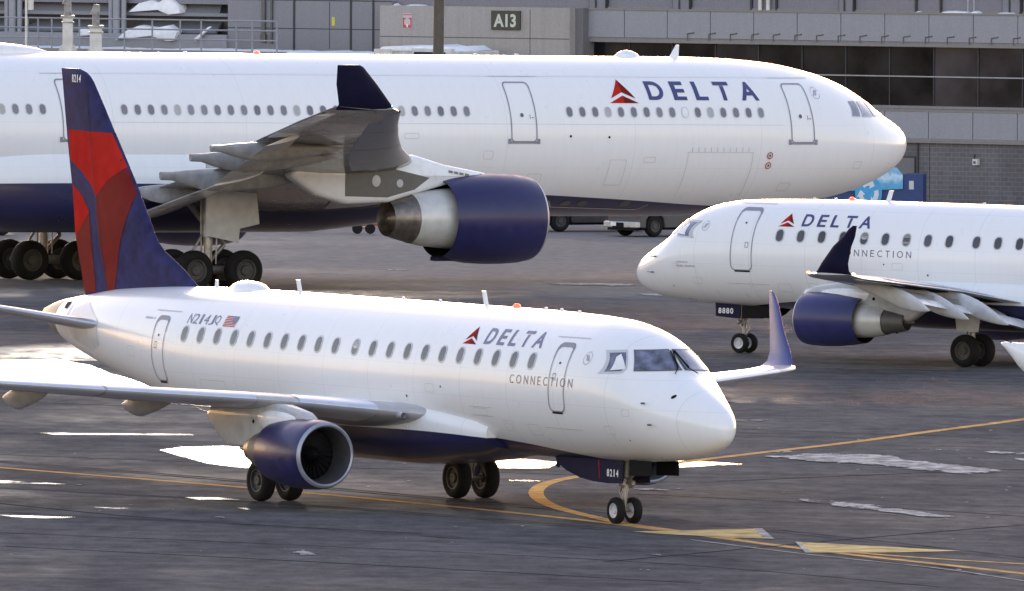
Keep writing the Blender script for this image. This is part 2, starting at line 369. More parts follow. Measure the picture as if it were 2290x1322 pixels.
def nacelle(parent, S0, sg, s0, t, z, outer, inner, core, plug, lip_n, mats, sq=1.0, fan_s=.8, blades=24, name='engine'):
    """turbofan: lathed cowl, inlet, fan, core and plug. distances aft of the inlet plane"""
    e = bpy.data.objects.new(name, None); COL.objects.link(e); e.parent = parent; e.location = (S0 - s0, -sg * t, z)
    def L(prof): return [(-x, r) for x, r in prof]
    MB().lathe(L(outer[lip_n - 1:]), (0, 0, 0), 'X', 56, sq=sq).build('fan_cowl', mats['cowl'], e, True)
    MB().lathe(L(inner[:2][::-1] + outer[:lip_n]), (0, 0, 0), 'X', 56, sq=sq).build('inlet_lip', mats['lip'], e, True)
    MB().lathe(L(inner[1:]), (0, 0, 0), 'X', 48, sq=sq).build('inlet_duct', M['inlet'], e, True)
    r = inner[-1][1]; f = MB()
    for i in range(blades):
        a = 2 * math.pi * i / blades; c, s_ = math.cos(a), math.sin(a); b = a + .28; c2, s2 = math.cos(b), math.sin(b)
        f.add([(-fan_s, c * r * .28, s_ * r * .28), (-fan_s - .12, c2 * r * .28, s2 * r * .28), (-fan_s - .10, c2 * r * .98, s2 * r * .98), (-fan_s + .02, math.cos(a - .12) * r * .98, math.sin(a - .12) * r * .98)], [(0, 1, 2, 3)])
    f.lathe([(-fan_s - .14, .01), (-fan_s - .14, r)], (0, 0, 0), 'X', 32)
    f.build('fan', M['fan'], e)
    MB().lathe(L([(fan_s - .32, .005), (fan_s - .27, r * .09), (fan_s - .12, r * .21), (fan_s + .05, r * .3), (fan_s + .12, r * .3)]), (0, 0, 0), 'X', 24).build('spinner', M['black'], e, True)
    MB().lathe(L([(outer[-1][0], outer[-1][1]), (outer[-1][0] - .03, outer[-1][1] - .04), (outer[-1][0] - .9, outer[-1][1] - .06), (core[0][0], core[0][1])]), (0, 0, 0), 'X', 48, sq=sq).build('fan_nozzle', M['black'], e, True)
    MB().lathe(L(core), (0, 0, 0), 'X', 48).build('core_cowl', mats['core'], e, True)
    MB().lathe(L(plug), (0, 0, 0), 'X', 36).build('exhaust_nozzle', mats['hot'], e, True)
    return e
def side_plate(parent, name, poly, t, th, S0, sg, mat, tf=None):
    """flat plate lying in the s-z plane at span t"""
    return MB().prism(poly, t - th / 2, t + th / 2, lambda a, b, w: (S0 - a, -sg * w, b)).build(name, mat, parent)
def spindle(parent, name, s0, s1, t, z, w, h, S0, sg, mat, droop=0.0, blunt=.3, tail=.0):
    rings = []
    for i in range(15):
        k = i / 14; f = max(.02, math.sin(math.pi * min(1, (k * (1 + blunt)) ** .8 if k * (1 + blunt) < 1 else 1) * .5) * (1 if k < .55 else math.cos((k - .55) / .45 * math.pi / 2) ** .8 + .03)); f = max(f, tail * (k > .5))
        s = s0 + (s1 - s0) * k
        rings.append([(S0 - s, -sg * (t + w / 2 * f * math.cos(a)), z - droop * k * k + h * (f * math.sin(a) * (.9 if math.sin(a) < 0 else .35))) for a in [2 * math.pi * j / 16 for j in range(16)]])
    return MB().loft(rings).build(name, mat, parent, True)
def aircraft_matrix(k, S0):
    a = PL[k]; h = Vector((a['h'][0], a['h'][1], -GX * a['h'][0] - a.get('pit', 0))).normalized()
    n = Vector((GX, 0, 1)); y = n.cross(h).normalized(); z = h.cross(y)
    X, Y = a['X'] - S0 * a['h'][0], a['Y'] - S0 * a['h'][1]
    m = Matrix((h, y, z)).transposed().to_4x4(); m.translation = (X, Y, -GX * X); return m
def E2(s, B): return s if not B else (s - 1.8 if s > 20 else s)

# ---------------------------------------------------------------- twin-jet regional airliner
def regional_jet(key, label, B, group):
    S0 = 14.45 if B else 15.875; b = Body(EJB if B else EJ); dw = -1.43 if B else 0.0
    root = empty('regional_jet', label, 'airliner', aircraft_matrix(key, S0), group)
    hull = hull_mat('fuselage_paint_' + ('b' if B else 'a'), S0, [(0, 0), (3.2, .9), (4.4, 1.40), (5.3, 1.53), (9, 1.80), (15, 1.82), (18.5, 1.78), (21, 1.7), (22.5, 1.5), (23.5, .6), (31, 0)])
    fus = MB().loft(body_rings(b, S0)).build('fuselage', hull, root, True, sharp=60)
    # belly fairing
    rings = []
    for i in range(27):
        k = i / 26; s = 8.6 + 11.8 * k; e = math.sin(math.pi * min(k / .7, 1) / 2) if k < .35 else 1.0
        f = min(1, (k / .33)) ** .6 if k < .33 else (1 if k < .6 else max(.02, 1 - ((k - .6) / .4) ** 2.2))
        a_, hh, zc = 1.26 + .40 * f, .42 + .62 * f, 1.88 + .02 * f
        rings.append([(S0 - (s + dw), -a_ * math.copysign(abs(math.cos(q)) ** .66, math.cos(q)), zc + hh * math.copysign(abs(math.sin(q)) ** .66, math.sin(q)) * (.72 if math.sin(q) > 0 else .88)) for q in [2 * math.pi * j / 48 for j in range(48)]])
    MB().loft(rings).build('belly_fairing', hull, root, True, sharp=60)
    # --- tail cone and fin
    cs = [E2(s, B) for s in np.linspace(30.4, 31.74, 8)]
    cone = MB().loft([[(S0 - p[0], -p[1] * 1.012, b.zc(s) + (p[2] - b.zc(s)) * 1.012) for p in b.ring(s, 40)] for s in cs]).build('exhaust_cone', M['cone'], root, True)
    MB().tube((S0 - cs[-1] - .005, 0, 3.78), (S0 - cs[-1] - .03, 0, 3.78), .10, n=16).build('exhaust_outlet', M['black'], cone)
    st = [(4.2, 24.0, 29.9, .15), (4.55, 24.15, 30.03, .15), (4.8, 24.55, 30.13, .15), (5.17, 25.25, 30.22, .16), (5.45, 25.95, 30.3, .17), (5.65, 26.3, 30.36, .18), (6.2, 26.78, 30.5, .18), (6.88, 27.33, 30.66, .165), (8.25, 28.55, 30.98, .13), (9.2, 29.4, 31.17, .10), (9.55, 29.74, 31.24, .09), (9.7, 29.98, 31.27, .08), (9.8, 30.35, 31.29, .04)]
    fle, fte, fth = pchip([(z, a) for z, a, c, t in st]), pchip([(z, c) for z, a, c, t in st]), pchip([(z, t) for z, a, c, t in st])
    def fth_at(s, z):
        a, c = fle(z), fte(z); x = min(max((s - a) / (c - a), 0), 1)
        for (x0, y0), (x1, y1) in zip(AIRF, AIRF[1:]):
            if x0 <= x <= x1: return fth(z) * 2 * (y0 + (y1 - y0) * (x - x0) / (x1 - x0))
        return 0.01
    if B: sh = 1.8
    else: sh = 0
    rings = []
    for z in list(np.linspace(4.2, 5.7, 8)) + list(np.linspace(5.9, 9.5, 12)) + [9.62, 9.72, 9.8]:
        a, c = fle(z), fte(z); xs = [p[0] for p in AIRF]
        rings.append([(S0 - (a + x * (c - a) - sh), fth_at(a + x * (c - a), z), z) for x in xs] + [(S0 - (a + x * (c - a) - sh), -fth_at(a + x * (c - a), z), z) for x in xs[::-1][:-1]])
    fin = MB().loft(rings).build('tail_fin', M['blue'], root, True, sharp=50)
    for sg in (1, -1):
        fm = lambda s, z, sg=sg: (S0 - (s - sh), -sg * (fth_at(s, z) + .008), z)
        d = Dec()
        red1 = [(30.86, 8.31), (28.62, 8.28), (27.86, 7.47), (28.15, 7.33), (28.64, 7.11), (29.04, 6.85), (29.24, 6.69), (29.53, 7.01), (30.03, 7.29), (30.75, 7.58)]
        drk1 = [(27.84, 7.45), (27.33, 6.82), (27.52, 6.44), (27.81, 5.89), (28.05, 5.34), (28.35, 4.43), (28.73, 4.42), (29.03, 5.42), (29.24, 6.39), (29.24, 6.68), (29.04, 6.84), (28.64, 7.10), (28.15, 7.32)]
        d.poly(red1, 0); d.poly(drk1, 1); d.poly([(30.64, 7.0), (30.02, 6.69), (29.64, 6.34), (30.13, 5.96), (30.46, 5.7)], 0); d.poly([(30.44, 5.68), (30.13, 5.95), (29.64, 6.33), (29.52, 5.4), (29.34, 4.40), (29.95, 4.36), (30.2, 5.06)], 1)
        d.cut(.09, .14).build('tail_livery', [M['red'], M['dred']], fm, fin)
        num = '8880' if B else '8214'
        d = Dec(); word(d, num, spread(*((30.62, 30.15) if sg > 0 else (30.15, 30.62)), [1] * 4, .3), 9.47, 9.66, bold=.02); d.build('fleet_number', M['wlet'], fm, fin)
        d = Dec(); d.poly(stroke([(29.82, 9.3), (29.62, 8.2), (29.25, 6.9), (28.75, 4.5)], .025)); d.cut(.2, .3).build('rudder_line', M['navydark'], lambda s, z, sg=sg: (S0 - (s - sh), -sg * (fth_at(s, z) + .012), z), fin)
        # tailplane
        rg = []
        for t, s0, ch, z, tc in ((.25, 27.2, 3.0, 3.50, .10), (.6, 27.35, 2.85, 3.60, .10), (2.5, 28.5, 2.15, 3.96, .09), (4.6, 29.75, 1.4, 4.33, .09), (4.85, 29.95, 1.15, 4.37, .07), (4.98, 30.25, .8, 4.40, .03)):
            rg.append(foil(s0 - sh, ch, z, t, tc, S0, sg))
        tp = MB().loft(rg).build('tailplane', M['grey'], root, True, sharp=50)
        rg = []
        for t, s0, ch, z, tc in ((.75, 27.42, 2.78, 3.63, .104), (2.5, 28.49, 2.15, 3.96, .096), (4.6, 29.74, 1.4, 4.33, .096)):
            fo = foil(s0 - sh - .01, ch, z, t, tc * 1.06, S0, sg); rg.append(fo[6:15])
        MB().loft(rg, cap=False, closed=False).build('tailplane_leading_edge', M['slat'], tp, True)
    # --- wings
    W = [(.4, 10.4, 6.5, 2.12, .105, .05), (1.45, 11.0, 5.9, 2.22, .105, .055), (4.4, 12.55, 4.2, 2.50, .10, .05), (8.4, 14.65, 3.0, 2.72, .10, .04), (11.6, 16.3, 2.05, 2.90, .095, .03), (12.15, 16.7, 1.8, 2.94, .09, .02), (12.45, 17.2, 1.2, 2.98, .05, .0)]
    wl_ = M['grey']
    for sg in (1, -1):
        wing = MB().loft([foil(s + dw, c, z, t, tc, S0, sg, tw) for t, s, c, z, tc, tw in W]).build('wing', [wl_], root, True, sharp=50)
        for t0, t1 in ((2.45, 4.05), (4.95, 8.0), (8.06, 11.4)):
            rg = []
            for k in range(5):
                t = t0 + (t1 - t0) * k / 4; s, c, z, tc, tw = lerp_sec(W, t)
                fo = foil(s + dw - .035, c, z + .005, t, tc * 1.10, S0, sg, tw); rg.append(fo[6:16])
            MB().loft(rg, cap=False, closed=False).build('slat', M['slat'], wing, True)
        # flaps: slotted panels dropped behind the rear spar
        for t0, t1 in ((1.7, 4.2), (4.26, 8.6)):
            rg = []
            for t in (t0, t1):
                s, c, z, tc, tw = lerp_sec(W, t); rg.append(foil(s + dw + c * .80, c * .27, z - tw * c - .10 - .02 * c, t, .13, S0, sg, .42) if B else foil(s + dw + c * .77, c * .235, z - tw * c * .8 - .012 * c, t, .09, S0, sg, .06))
            MB().loft(rg).build('flap', M['lgrey'], wing, True, sharp=50)
        if B:
            for t0, t1 in ((1.7, 4.2), (4.26, 8.6)):
                rg = []
                for t in (t0, t1):
                    s, c, z, tc, tw = lerp_sec(W, t); rg.append([(S0 - (s + dw + x * c), -sg * t, z - tw * x * c + dz) for x, dz in ((.79, .055), (.86, .015), (.90, -.06), (.80, -.11))])
                MB().loft(rg).build('flap_cove', M['black'], wing)
                for kk, xx in enumerate((.74, .84, .985)):
                    v = []
                    for t in (t0 + .05, t1 - .05): s, c, z, tc, tw = lerp_sec(W, t); zz = z - tw * xx * c + tc * c * (.27 if xx < .8 else .16) + (.012 if xx < .9 else -.10 - .055 * c); v += [(S0 - (s + dw + xx * c), -sg * t, zz), (S0 - (s + dw + xx * c + .05), -sg * t, zz - .012)]
                    MB().add(v, [(0, 1, 3, 2)]).build('panel_gap', M['black'], wing)
                rg = []
                for t in (t0, t1): s, c, z, tc, tw = lerp_sec(W, t); rg.append(foil(s + dw + c * 1.01, c * .11, z - tw * c - .17 - .060 * c, t, .12, S0, sg, .55))
                MB().loft(rg).build('aft_flap', M['white'], wing, True, sharp=50)
            rg = []
            for t in (8.75, 11.6): s, c, z, tc, tw = lerp_sec(W, t); rg.append(foil(s + dw + c * .76, c * .25, z - tw * c + .0, t, .08, S0, sg, .10))
            MB().loft(rg).build('aileron', M['white'], wing, True, sharp=50)
        for t0, t1 in ((2.0, 3.0), (3.05, 4.2), (4.5, 5.7), (5.75, 6.95), (7.0, 8.2)):
            v = []
            for t in (t0, t1):
                s, c, z, tc, tw = lerp_sec(W, t)
                for x, y in ((.66, .33), (.83, .17)): v.append((S0 - (s + dw + x * c), -sg * t, z + y * tc * c - tw * x * c + .02))
            MB().add(v + [(a, q, r - .03) for a, q, r in v], [(0, 1, 3, 2), (4, 6, 7, 5), (0, 4, 5, 1), (2, 3, 7, 6), (1, 5, 7, 3), (0, 2, 6, 4)]).build('spoiler', M['lgrey'], wing)
        # canoe fairings
        for t, a, c, dr in (((4.6, 15.1, 18.55, .98), (6.4, 15.2, 18.40, .88), (8.65, 15.8, 18.60, .70)) if B else ((5.85, 15.1, 17.6, 0), (8.75, 15.9, 18.1, 0))):
            s, ch, z, tc, tw = lerp_sec(W, t)
            spindle(wing, 'flap_track_fairing', a + dw, c + dw, t, z - .16, .34, .42 if not B else .46, S0, sg, M['dfair'] if not B else M['lgrey'], droop=dr if B else .2)
        # winglet
        rg = []; wz = -.16 if B else .16
        for k, (z, t, a, c) in enumerate(((2.96, 12.2, 17.0, 18.35), (3.08, 12.38, 17.22, 18.36), (3.3, 12.46, 17.42, 18.38), (3.8, 12.56, 17.90, 18.56), (4.25 + wz, 12.66, 18.32, 18.76), (4.48 + wz, 12.71, 18.56, 18.84), (4.58 + wz, 12.73, 18.72, 18.87))):
            th = .05 * (c - a) + .01; xs = (1, .7, .4, .15, .03, 0)
            rg.append([(S0 - (a + (c - a) * x + dw), -sg * (t + th * y), z) for x, y in zip(xs, (.05, .5, 1, .8, .35, 0))] + [(S0 - (a + (c - a) * x + dw), -sg * (t - th * y), z) for x, y in zip(xs[::-1][1:-1], (.35, .8, 1, .5))])
        wg = MB().loft(rg).build('winglet', M['navydark'] if B else M['lit_wblue'], wing, True, sharp=50)  # front jet's winglets get a brighter blue, with the light put into it
        if B:
            o = MB().lathe([(-.06, .005), (-.04, .04), (0, .035), (.04, .025), (.06, .005)], (S0 - (16.75 + dw), -sg * 12.2, 3.0), n=10).build('navigation_light', simple('lit_navigation_light', (.8, .05, .03), .3, emit=(1, .10, .04) if sg < 0 else (.1, 1, .3), es=3.0), wing, True)
            MB().lathe([(-.05, .005), (-.03, .02), (0, .03), (.03, .02), (.05, .005)], (S0 - (18.42 + dw), -sg * 12.25, 3.0), n=10).build('strobe_light', simple('lit_strobe', (.9, .7, .4), .3, emit=(1, .62, .25), es=4.5), wing, True)
        MB().lathe([(-.15, .01), (-.1, .06), (.03, .085), (.2, .07)], (S0 - 11.35 - dw, -sg * 1.98, 2.2), n=14).build('landing_light', M['hub'], wing, True)
        # engine, pylon
        out = [(0, .70), (.02, .735), (.07, .76), (.16, .785), (.35, .805), (.8, .82), (1.3, .80), (1.8, .745), (2.18, .685)]
        inn = [(0, .70), (.03, .665), (.12, .63), (.3, .60), (.75, .60)]
        eng = nacelle(root, S0, sg, 10.5 + dw + (.5 if B else 0), 4.4, 1.325, out, inn, [(1.7, .54), (2.3, .51), (2.75, .46), (3.0, .40)], [(3.0, .38), (3.4 + (.3 if B else 0), .27), (3.42 + (.3 if B else 0), .23), (3.1, .2), (3.2, .19), (3.7, .10), (4.0, .03)], 3, dict(cowl=M['navy'] if not B else M['eblue'], lip=M['lip'], core=M['core'] if B else M['dgrey'], hot=M['hot'] if not B else M['dgrey']), sq=1.0, fan_s=.72)
        py = [(11.0, 2.08), (11.35, 2.28), (12.2, 2.42), (13.3, 2.46), (15.6, 2.3), (15.9, 2.05), (15.35, 1.62), (14.9, 1.35), (13.9, 1.35), (13.3, 1.6), (12.6, 1.9), (11.8, 2.0)]
        rg = []
        MB().prism([(a + dw, z) for a, z in py], 4.23, 4.57, lambda a, z, w: (S0 - a, -sg * w, z)).build('engine_pylon', M['grey'], root, True, bevel=.09, sharp=70)
        spindle(root, 'pylon_shoulder', 11.05 + dw, 13.9 + dw, 4.4, 2.12, .52, .55, S0, sg, M['white'], blunt=.8)
        d = Dec(); d.poly(circ(13.6 + dw, 1.98, .05)); d.build('drain_hole', M['black'], lambda s, z, sg=sg: (S0 - s, -sg * (4.4 + .18), z), root)
        # main gear
        g = bpy.data.objects.new('main_gear', None); COL.objects.link(g); g.parent = root; g.location = (0, -sg * 2.66, 0)
        for w in (-1, 1): wheel((0, w * .385, .485), .485, .34, g, M['hubd'])
        m = MB().tube((0, 0, .48), (0, 0, 1.25), .075).tube((0, 0, 1.05), (0, sg * .1, 2.15), .12).tube((0, -.4, .485), (0, .4, .485), .07).tube((0, 0, 1.2), (-.05, sg * 1.3, 1.75), .055).tube((.15, 0, .62), (.25, 0, .95), .03).tube((.25, 0, .95), (.1, 0, 1.3), .03).tube((.06, .05, .5), (.1, .07, 1.6), .015)
        m.build('gear_strut', M['strut'], g, True)
        side_plate(g, 'gear_door', [(-.38, 1.05), (.40, 1.05), (.55, 1.95), (-.5, 1.95)], .30 if True else 0, .03, 0, sg, M['white'] if not B else M['lgrey'])
    # --- nose gear
    NG = 4.04 if B else 4.49; g = bpy.data.objects.new('nose_gear', None); COL.objects.link(g); g.parent = root; g.location = (S0 - NG, 0, 0)
    for w in (-1, 1): wheel((0, w * .226, .305), .305, .20, g, M['hub'])
    m = MB().tube((0, 0, .30), (.02, 0, .95), .055).tube((.02, 0, .75), (.04, 0, 1.5), .085).tube((0, -.24, .305), (0, .24, .305), .045).tube((.05, 0, .9), (.75, 0, 1.45), .04).tube((-.02, 0, .5), (-.22, 0, .72), .03).tube((-.22, 0, .72), (-.04, 0, .98), .03).tube((.04, -.16, .86), (.04, .16, .86), .05).tube((.07, -.1, 1.0), (.1, .1, 1.0), .07).tube((.0, .09, .85), (-.05, .12, 1.45), .02).tube((.0, -.09, .85), (-.05, -.12, 1.45), .02)
    m.lathe([(-.04, .07), (.02, .08), (.06, .05)], (.10, .13, .93), 'X', 14, cap=True).lathe([(-.04, .07), (.02, .08), (.06, .05)], (.10, -.13, .93), 'X', 14, cap=True)
    m.build('gear_strut', M['strut'], g, True)
    if not B:
        aft = [(4.0, 1.47), (7.0, 1.45), (6.9, 1.30), (6.5, 1.14), (5.9, 1.0), (5.3, .94), (4.6, .92), (4.0, .95)]; fwd = [(2.75, 1.50), (3.7, 1.50), (3.7, 1.14), (2.75, 1.17)]
        px = dict(x0=5.05, x1=4.1, n0=4.68, n1=4.17, z0=1.08, z1=1.25)
    else:
        aft = [(4.2, 1.46), (5.6, 1.44), (5.3, 1.2), (5.0, 1.08), (4.2, 1.06)]; fwd = [(3.20, 1.50), (4.14, 1.48), (4.14, 1.05), (3.22, 1.10)]
        px = dict(x0=3.25, x1=4.1, n0=3.32, n1=3.88, z0=1.19, z1=1.36)
    for sg in (1, -1):
        for nm, pl in (('aft', aft), ('fwd', fwd)):
            navy = (nm == 'aft') != B
            gd = side_plate(root, 'gear_door', pl, .36, .025, S0, sg, M['navydark'] if navy else M['black'])
            if navy:
                m = lambda s, z, sg=sg: (S0 - s, -sg * .378, z)
                d = Dec(); xx = (px['n0'], px['n1']) if (sg > 0) != B else (px['n1'], px['n0'])
                word(d, '8880' if B else '8214', spread(*xx, [1] * 4, .28), px['z0'], px['z1'], bold=.025); d.build('fleet_number', M['wlet'], m, gd)
                if not B: Dec().poly([(5.06, 1.44), (5.03, 1.44), (4.98, 1.02), (5.01, 1.02)]).build('red_stripe', M['red'], m, gd)
    for s, z in ((7.3, 1.36), (11.0, .98), (20.8, 1.40)):
        MB().prism([(0, 0), (.16, 0), (.22, -.22), (.14, -.24)], -.02, .02, lambda a, c, w, s=s, z=z: (S0 - s - dw - a, w, z + c + .03)).build('antenna', M['navydark'], root)
    # --- crown antennas, beacon, dome
    for s, z, h, fl in ((E2(23.4, B), 4.66, .24, 0), (E2(19.35, B), 4.7, .30, 1), (9.25 if B else 10.7, 4.745, .30, 1)):
        p = [(0, -.05), (.16, -.05), (-.02 + .12, h), (.0 + .02, h)] if not fl else [(0, -.05), (.15, -.05), (.27, h), (.30, h + .035), (.14, h + .035)]
        MB().prism(p, -.02, .02, lambda a, c, w, s=s, z=z: (S0 - s - a, w, z + c)).build('antenna', M['white'], root)
    for s in (8.1, 7.4, 6.6, 12.9, 14.6):
        MB().box((S0 - s, 0, b.top(s) + .01), (.10, .04, .09)).build('antenna', M['white'], root, bevel=.01)
    MB().lathe([(-.02, .10), (.04, .09), (.08, .05), (.09, .003)], (S0 - (8.0 if B else 9.42), 0, b.top(9)), 'Z', 16).build('beacon_light', M['redlamp'], root, True)
    spindle(root, 'satellite_dome', E2(21.0, B), E2(22.7, B), 0, 4.72, .72, .42 / .35 * .5, S0, 1, M['white'], blunt=.9)
    # --- windows, doors, lettering on both flanks
    for sg in (1, -1):
        f = side_map(b, sg, S0); f2 = side_map(b, sg, S0, .014)
        n1 = 11 if not B else (10 if sg > 0 else 9)
        if not B: ws = [6.37 + .8025 * i + (.12 if i > 10 else 0) for i in range(21)] if sg > 0 else [7.17 + .8025 * i + (.12 if i > 9 else 0) for i in range(19)]
        else: ws = [6.34 + .787 * i + (.21 if i > 8 else 0) for i in range(18)] if sg < 0 else [5.55 + .787 * i + (.21 if i > 9 else 0) for i in range(19)]
        for i, s in enumerate(ws):
            o_ = rrect(s - .165, s + .165, 3.445, 3.855, .15, 5); n_ = rrect(s - .128, s + .128, 3.478, 3.822, .118, 5)
            d = Dec(); d.ring(o_, n_, 0); d.poly(n_, 1)
            if (i * 7 + (3 if B else 0)) % 13 == 5 or (B and i == 6): d.poly([q for q in rrect(s - .12, s + .12, 3.62 if i != 6 else 3.49, 3.815, .09, 4)], 2)
            d.cut(0, .09).build('cabin_window', [M['rim'], M['glass'], M['blind']], f, fus)
        # doors
        fd = (4.55, 5.37, 2.56, 4.44) if sg < 0 else (4.78, 5.46, 2.54, 4.10)
        rd = (E2(23.5, B), E2(24.15, B), 2.47, 4.02)
        for j, (a, c, z0, z1) in enumerate((fd, rd)):
            d = Dec(); o_ = rrect(a, c, z0, z1, .16, 5); n_ = rrect(a + .028, c - .028, z0 + .028, z1 - .028, .14, 5); d.ring(o_, n_, 0)
            o_ = rrect(a - .01, c + .01, z1 - .34, z1 + .012, .17, 6); n_ = rrect(a + .03, c - .03, z1 - .42, z1 - .085, .13, 6)
            k = [i for i in range(12 if len(o_) == 28 else 14) if o_[i][1] > z1 - .19]
            ring = [(c + .01, z1 - .36)] + [o_[i] for i in k] + [(a - .01, z1 - .36), (a + .028, z1 - .36)] + [n_[i] for i in k[::-1]] + [(c - .028, z1 - .36)]; d.poly(ring, 0)
            d.poly([(a + .14, z0 - .045), (c - .1, z0 - .045), (c - .1, z0 + .0), (a + .14, z0 + .0)], 1)
            d.poly(circ((a + c) / 2, z1 - .45, .03), 1)
            d.ring(rrect(c - .28, c - .15, 3.25, 3.42, .03, 3), rrect(c - .262, c - .168, 3.268, 3.402, .02, 3), 0)
            d.cut(.3, .1).build('door', [M['line'], M['black']], f2, fus)
            Dec().poly([(a - .35, z1 + .12), (c + .3, z1 + .12), (c + .3, z1 + .137), (a - .35, z1 + .137)]).cut(.3, 0).build('rain_gutter', M['lline'], f2, fus)
        for a, c, z in ((4.3, 5.9, 2.15), (8.1, 9.1, 2.3), (8.1, 9.1, 2.5)): Dec().poly([(a, z), (c, z), (c, z + .014), (a, z + .014)]).cut(.3, 0).build('panel_line', M['lline'], f2, fus)
        for x0, x1, z0, z1 in ((6.2, 6.7, 1.95, 2.2), (7.4, 7.75, 2.0, 2.25), (8.35, 8.95, 2.32, 2.48), (10.6, 11.0, 2.75, 2.95), (19.2, 19.7, 2.15, 2.4), (20.5, 21.7, 1.9, 2.6), (3.0, 3.35, 2.1, 2.3), (2.3, 2.55, 2.55, 2.7), (25.2, 25.6, 3.0, 3.25)):
            x0, x1 = E2(x0, B), E2(x1, B); g_ = .009
            Dec().ring(rrect(x0, x1, z0, z1, .04, 3), rrect(x0 + g_, x1 - g_, z0 + g_, z1 - g_, .035, 3), 0).cut(.25, .1).build('access_panel', M['lline'], f, fus)
        # tailplane root seal, vent and cone joint
        q = [(28.55, 4.20), (27.55, 3.78), (27.45, 3.18), (28.1, 3.02), (29.2, 3.25), (29.5, 3.72), (29.2, 4.0)]
        Dec().poly([(E2(s, B), z) for s, z in q]).cut(.25, .08).build('tailplane_root_seal', M['lline'] if False else M['seal'], f, fus)
        Dec().poly([(E2(s, B), z) for s, z in ((30.0, 4.12), (29.7, 4.15), (29.72, 3.98), (29.9, 3.98))]).cut(.1, .05).build('air_intake_vent', M['black'], f2, fus)
        Dec().poly([(E2(s, B), z) for s, z in ((29.45, 4.1), (29.42, 4.1), (29.55, 3.75), (29.58, 3.75))]).cut(.1, .05).build('panel_line', M['line'], f2, fus)
        # titles
        if not B: T = (9.68, 9.06, 8.77, 6.20, 7.18, 4.44)
        else: T = (6.19, 6.80, 7.04, 9.60, 8.56, 11.30)
        if (sg > 0) == B:
            T = (9.70, 9.08, 8.80, 6.22, 8.0, 5.3) if sg > 0 else (6.19, 6.80, 7.04, 9.60, 8.2, 10.9)
        d = Dec(); delta_mark(d, T[0], T[1], 3.92, 4.315, sg); d.cut(.15, .08).build('airline_emblem', [M['red'], M['dred']], f, fus)
        d = Dec(); word(d, 'DELTA', spread(T[2], T[3], [1.0, .82, .80, .98, 1.12], .48), 3.945, 4.305, bold=.022); d.cut(0, .07).build('airline_title', M['letter'], f, fus)
        d = Dec(); word(d, 'CONNECTION', spread(T[4], T[5], [.9, 1.12, .95, .95, .72, .9, .86, .16, 1.12, .95], .62), 3.115, 3.315, bold=-.004); d.cut(0, .08).build('airline_subtitle', M['letter'], f, fus)
        if not B:
            d = Dec(); xx = (22.62, 21.1) if sg > 0 else (21.1, 22.62); sl_ = .0
            word(d, 'N214JQ', spread(*xx, [1] * 6, .18), 3.90, 4.13, bold=-.002); d.cut(0, .08).build('registration', M['letter'], f, fus)
            d = Dec(); x0, x1 = (20.86, 20.28) if sg > 0 else (20.28, 20.86)
            xm = x1 + (x0 - x1) * .42 if sg > 0 else x0 + (x1 - x0) * .42; xe = x1 if sg > 0 else x0
            for r in range(7): z = 3.89 + r * .0375; p0, p1 = ((x0, x1) if r < 3 else ((x0, xm) if sg > 0 else (xm, x1))); d.poly([(p0, z), (p1, z), (p1, z + .017), (p0, z + .017)], 0)
            d.poly([(xe, 3.995), (xm, 3.995), (xm, 4.135), (xe, 4.135)], 1)
            d.cut(0, .06).build('national_flag', [M['red'], M['letter']], f2, fus)
            d = Dec(); d.text('EMBRAER 175', lambda u, v: ((24.85 - .55 * u) if sg > 0 else (24.3 + .55 * u), 3.93 + .05 * v), 0, .01); d.build('type_title', M['glet'], f, fus)
        else:
            d = Dec(); a, c = (2.42, 3.2) if sg < 0 else (3.2, 2.42)
            d.text('OPERATED BY', lambda u, v: (a + (c - a) * .62 * u, 2.72 + .05 * v), 0); d.text('REPUBLIC AIRLINE INC.', lambda u, v: (a + (c - a) * u, 2.60 + .06 * v), 0, .01)
            d.cut(.1, .1).build('operator_title', M['glet'], f, fus)
        lx, lz = (3.42, 3.86) if B else (4.1, 3.80)
        d = Dec(); d.poly(stroke(circ(lx, lz, .14, n=22, a0=130, a1=350) , .014))
        for i in range(9): a = R(350 + 14 * i + 6); d.poly(stroke([(lx + .125 * math.cos(a), lz + .125 * math.sin(a)), (lx + .155 * math.cos(a), lz + .155 * math.sin(a))], .012))
        for q in (-.04, 0, .04): d.poly(stroke([(lx - .05 + q, lz - .06), (lx - .01 + q, lz - .01), (lx + .0 + q, lz + .02), (lx + .05 + q, lz + .07)], .017))
        d.cut(.1, .1).build('alliance_emblem', M['glet'], f, fus)
        # probes and ports
        wp = (lambda s: _wp(s)) if B else (lambda s: s)
        for s, z, r in ((1.36, 3.03, .045), (2.6, 2.0, .02), (11.9, 2.62, .03), (10.3, 2.9, .025)): Dec().poly(circ(wp(s) if s < 6 else s, z, r, n=12)).build('static_port', M['black'], f, fus)
        for s, z in ((1.9, 2.87), (1.72, 2.39)):
            s = wp(s); t = b.side(s, z); y = -sg
            MB().tube((S0 - s, y * t, z), (S0 - s + .02, y * (t + .09), z), .022, n=8).tube((S0 - s, y * (t + .09), z), (S0 - s + .17, y * (t + .10), z + .005), .014, .008, n=8).build('air_data_probe', M['dgrey'], fus)
        # cockpit glazing
        nm, nm2 = nose_map(b, sg, S0, .012), nose_map(b, sg, S0, .018)
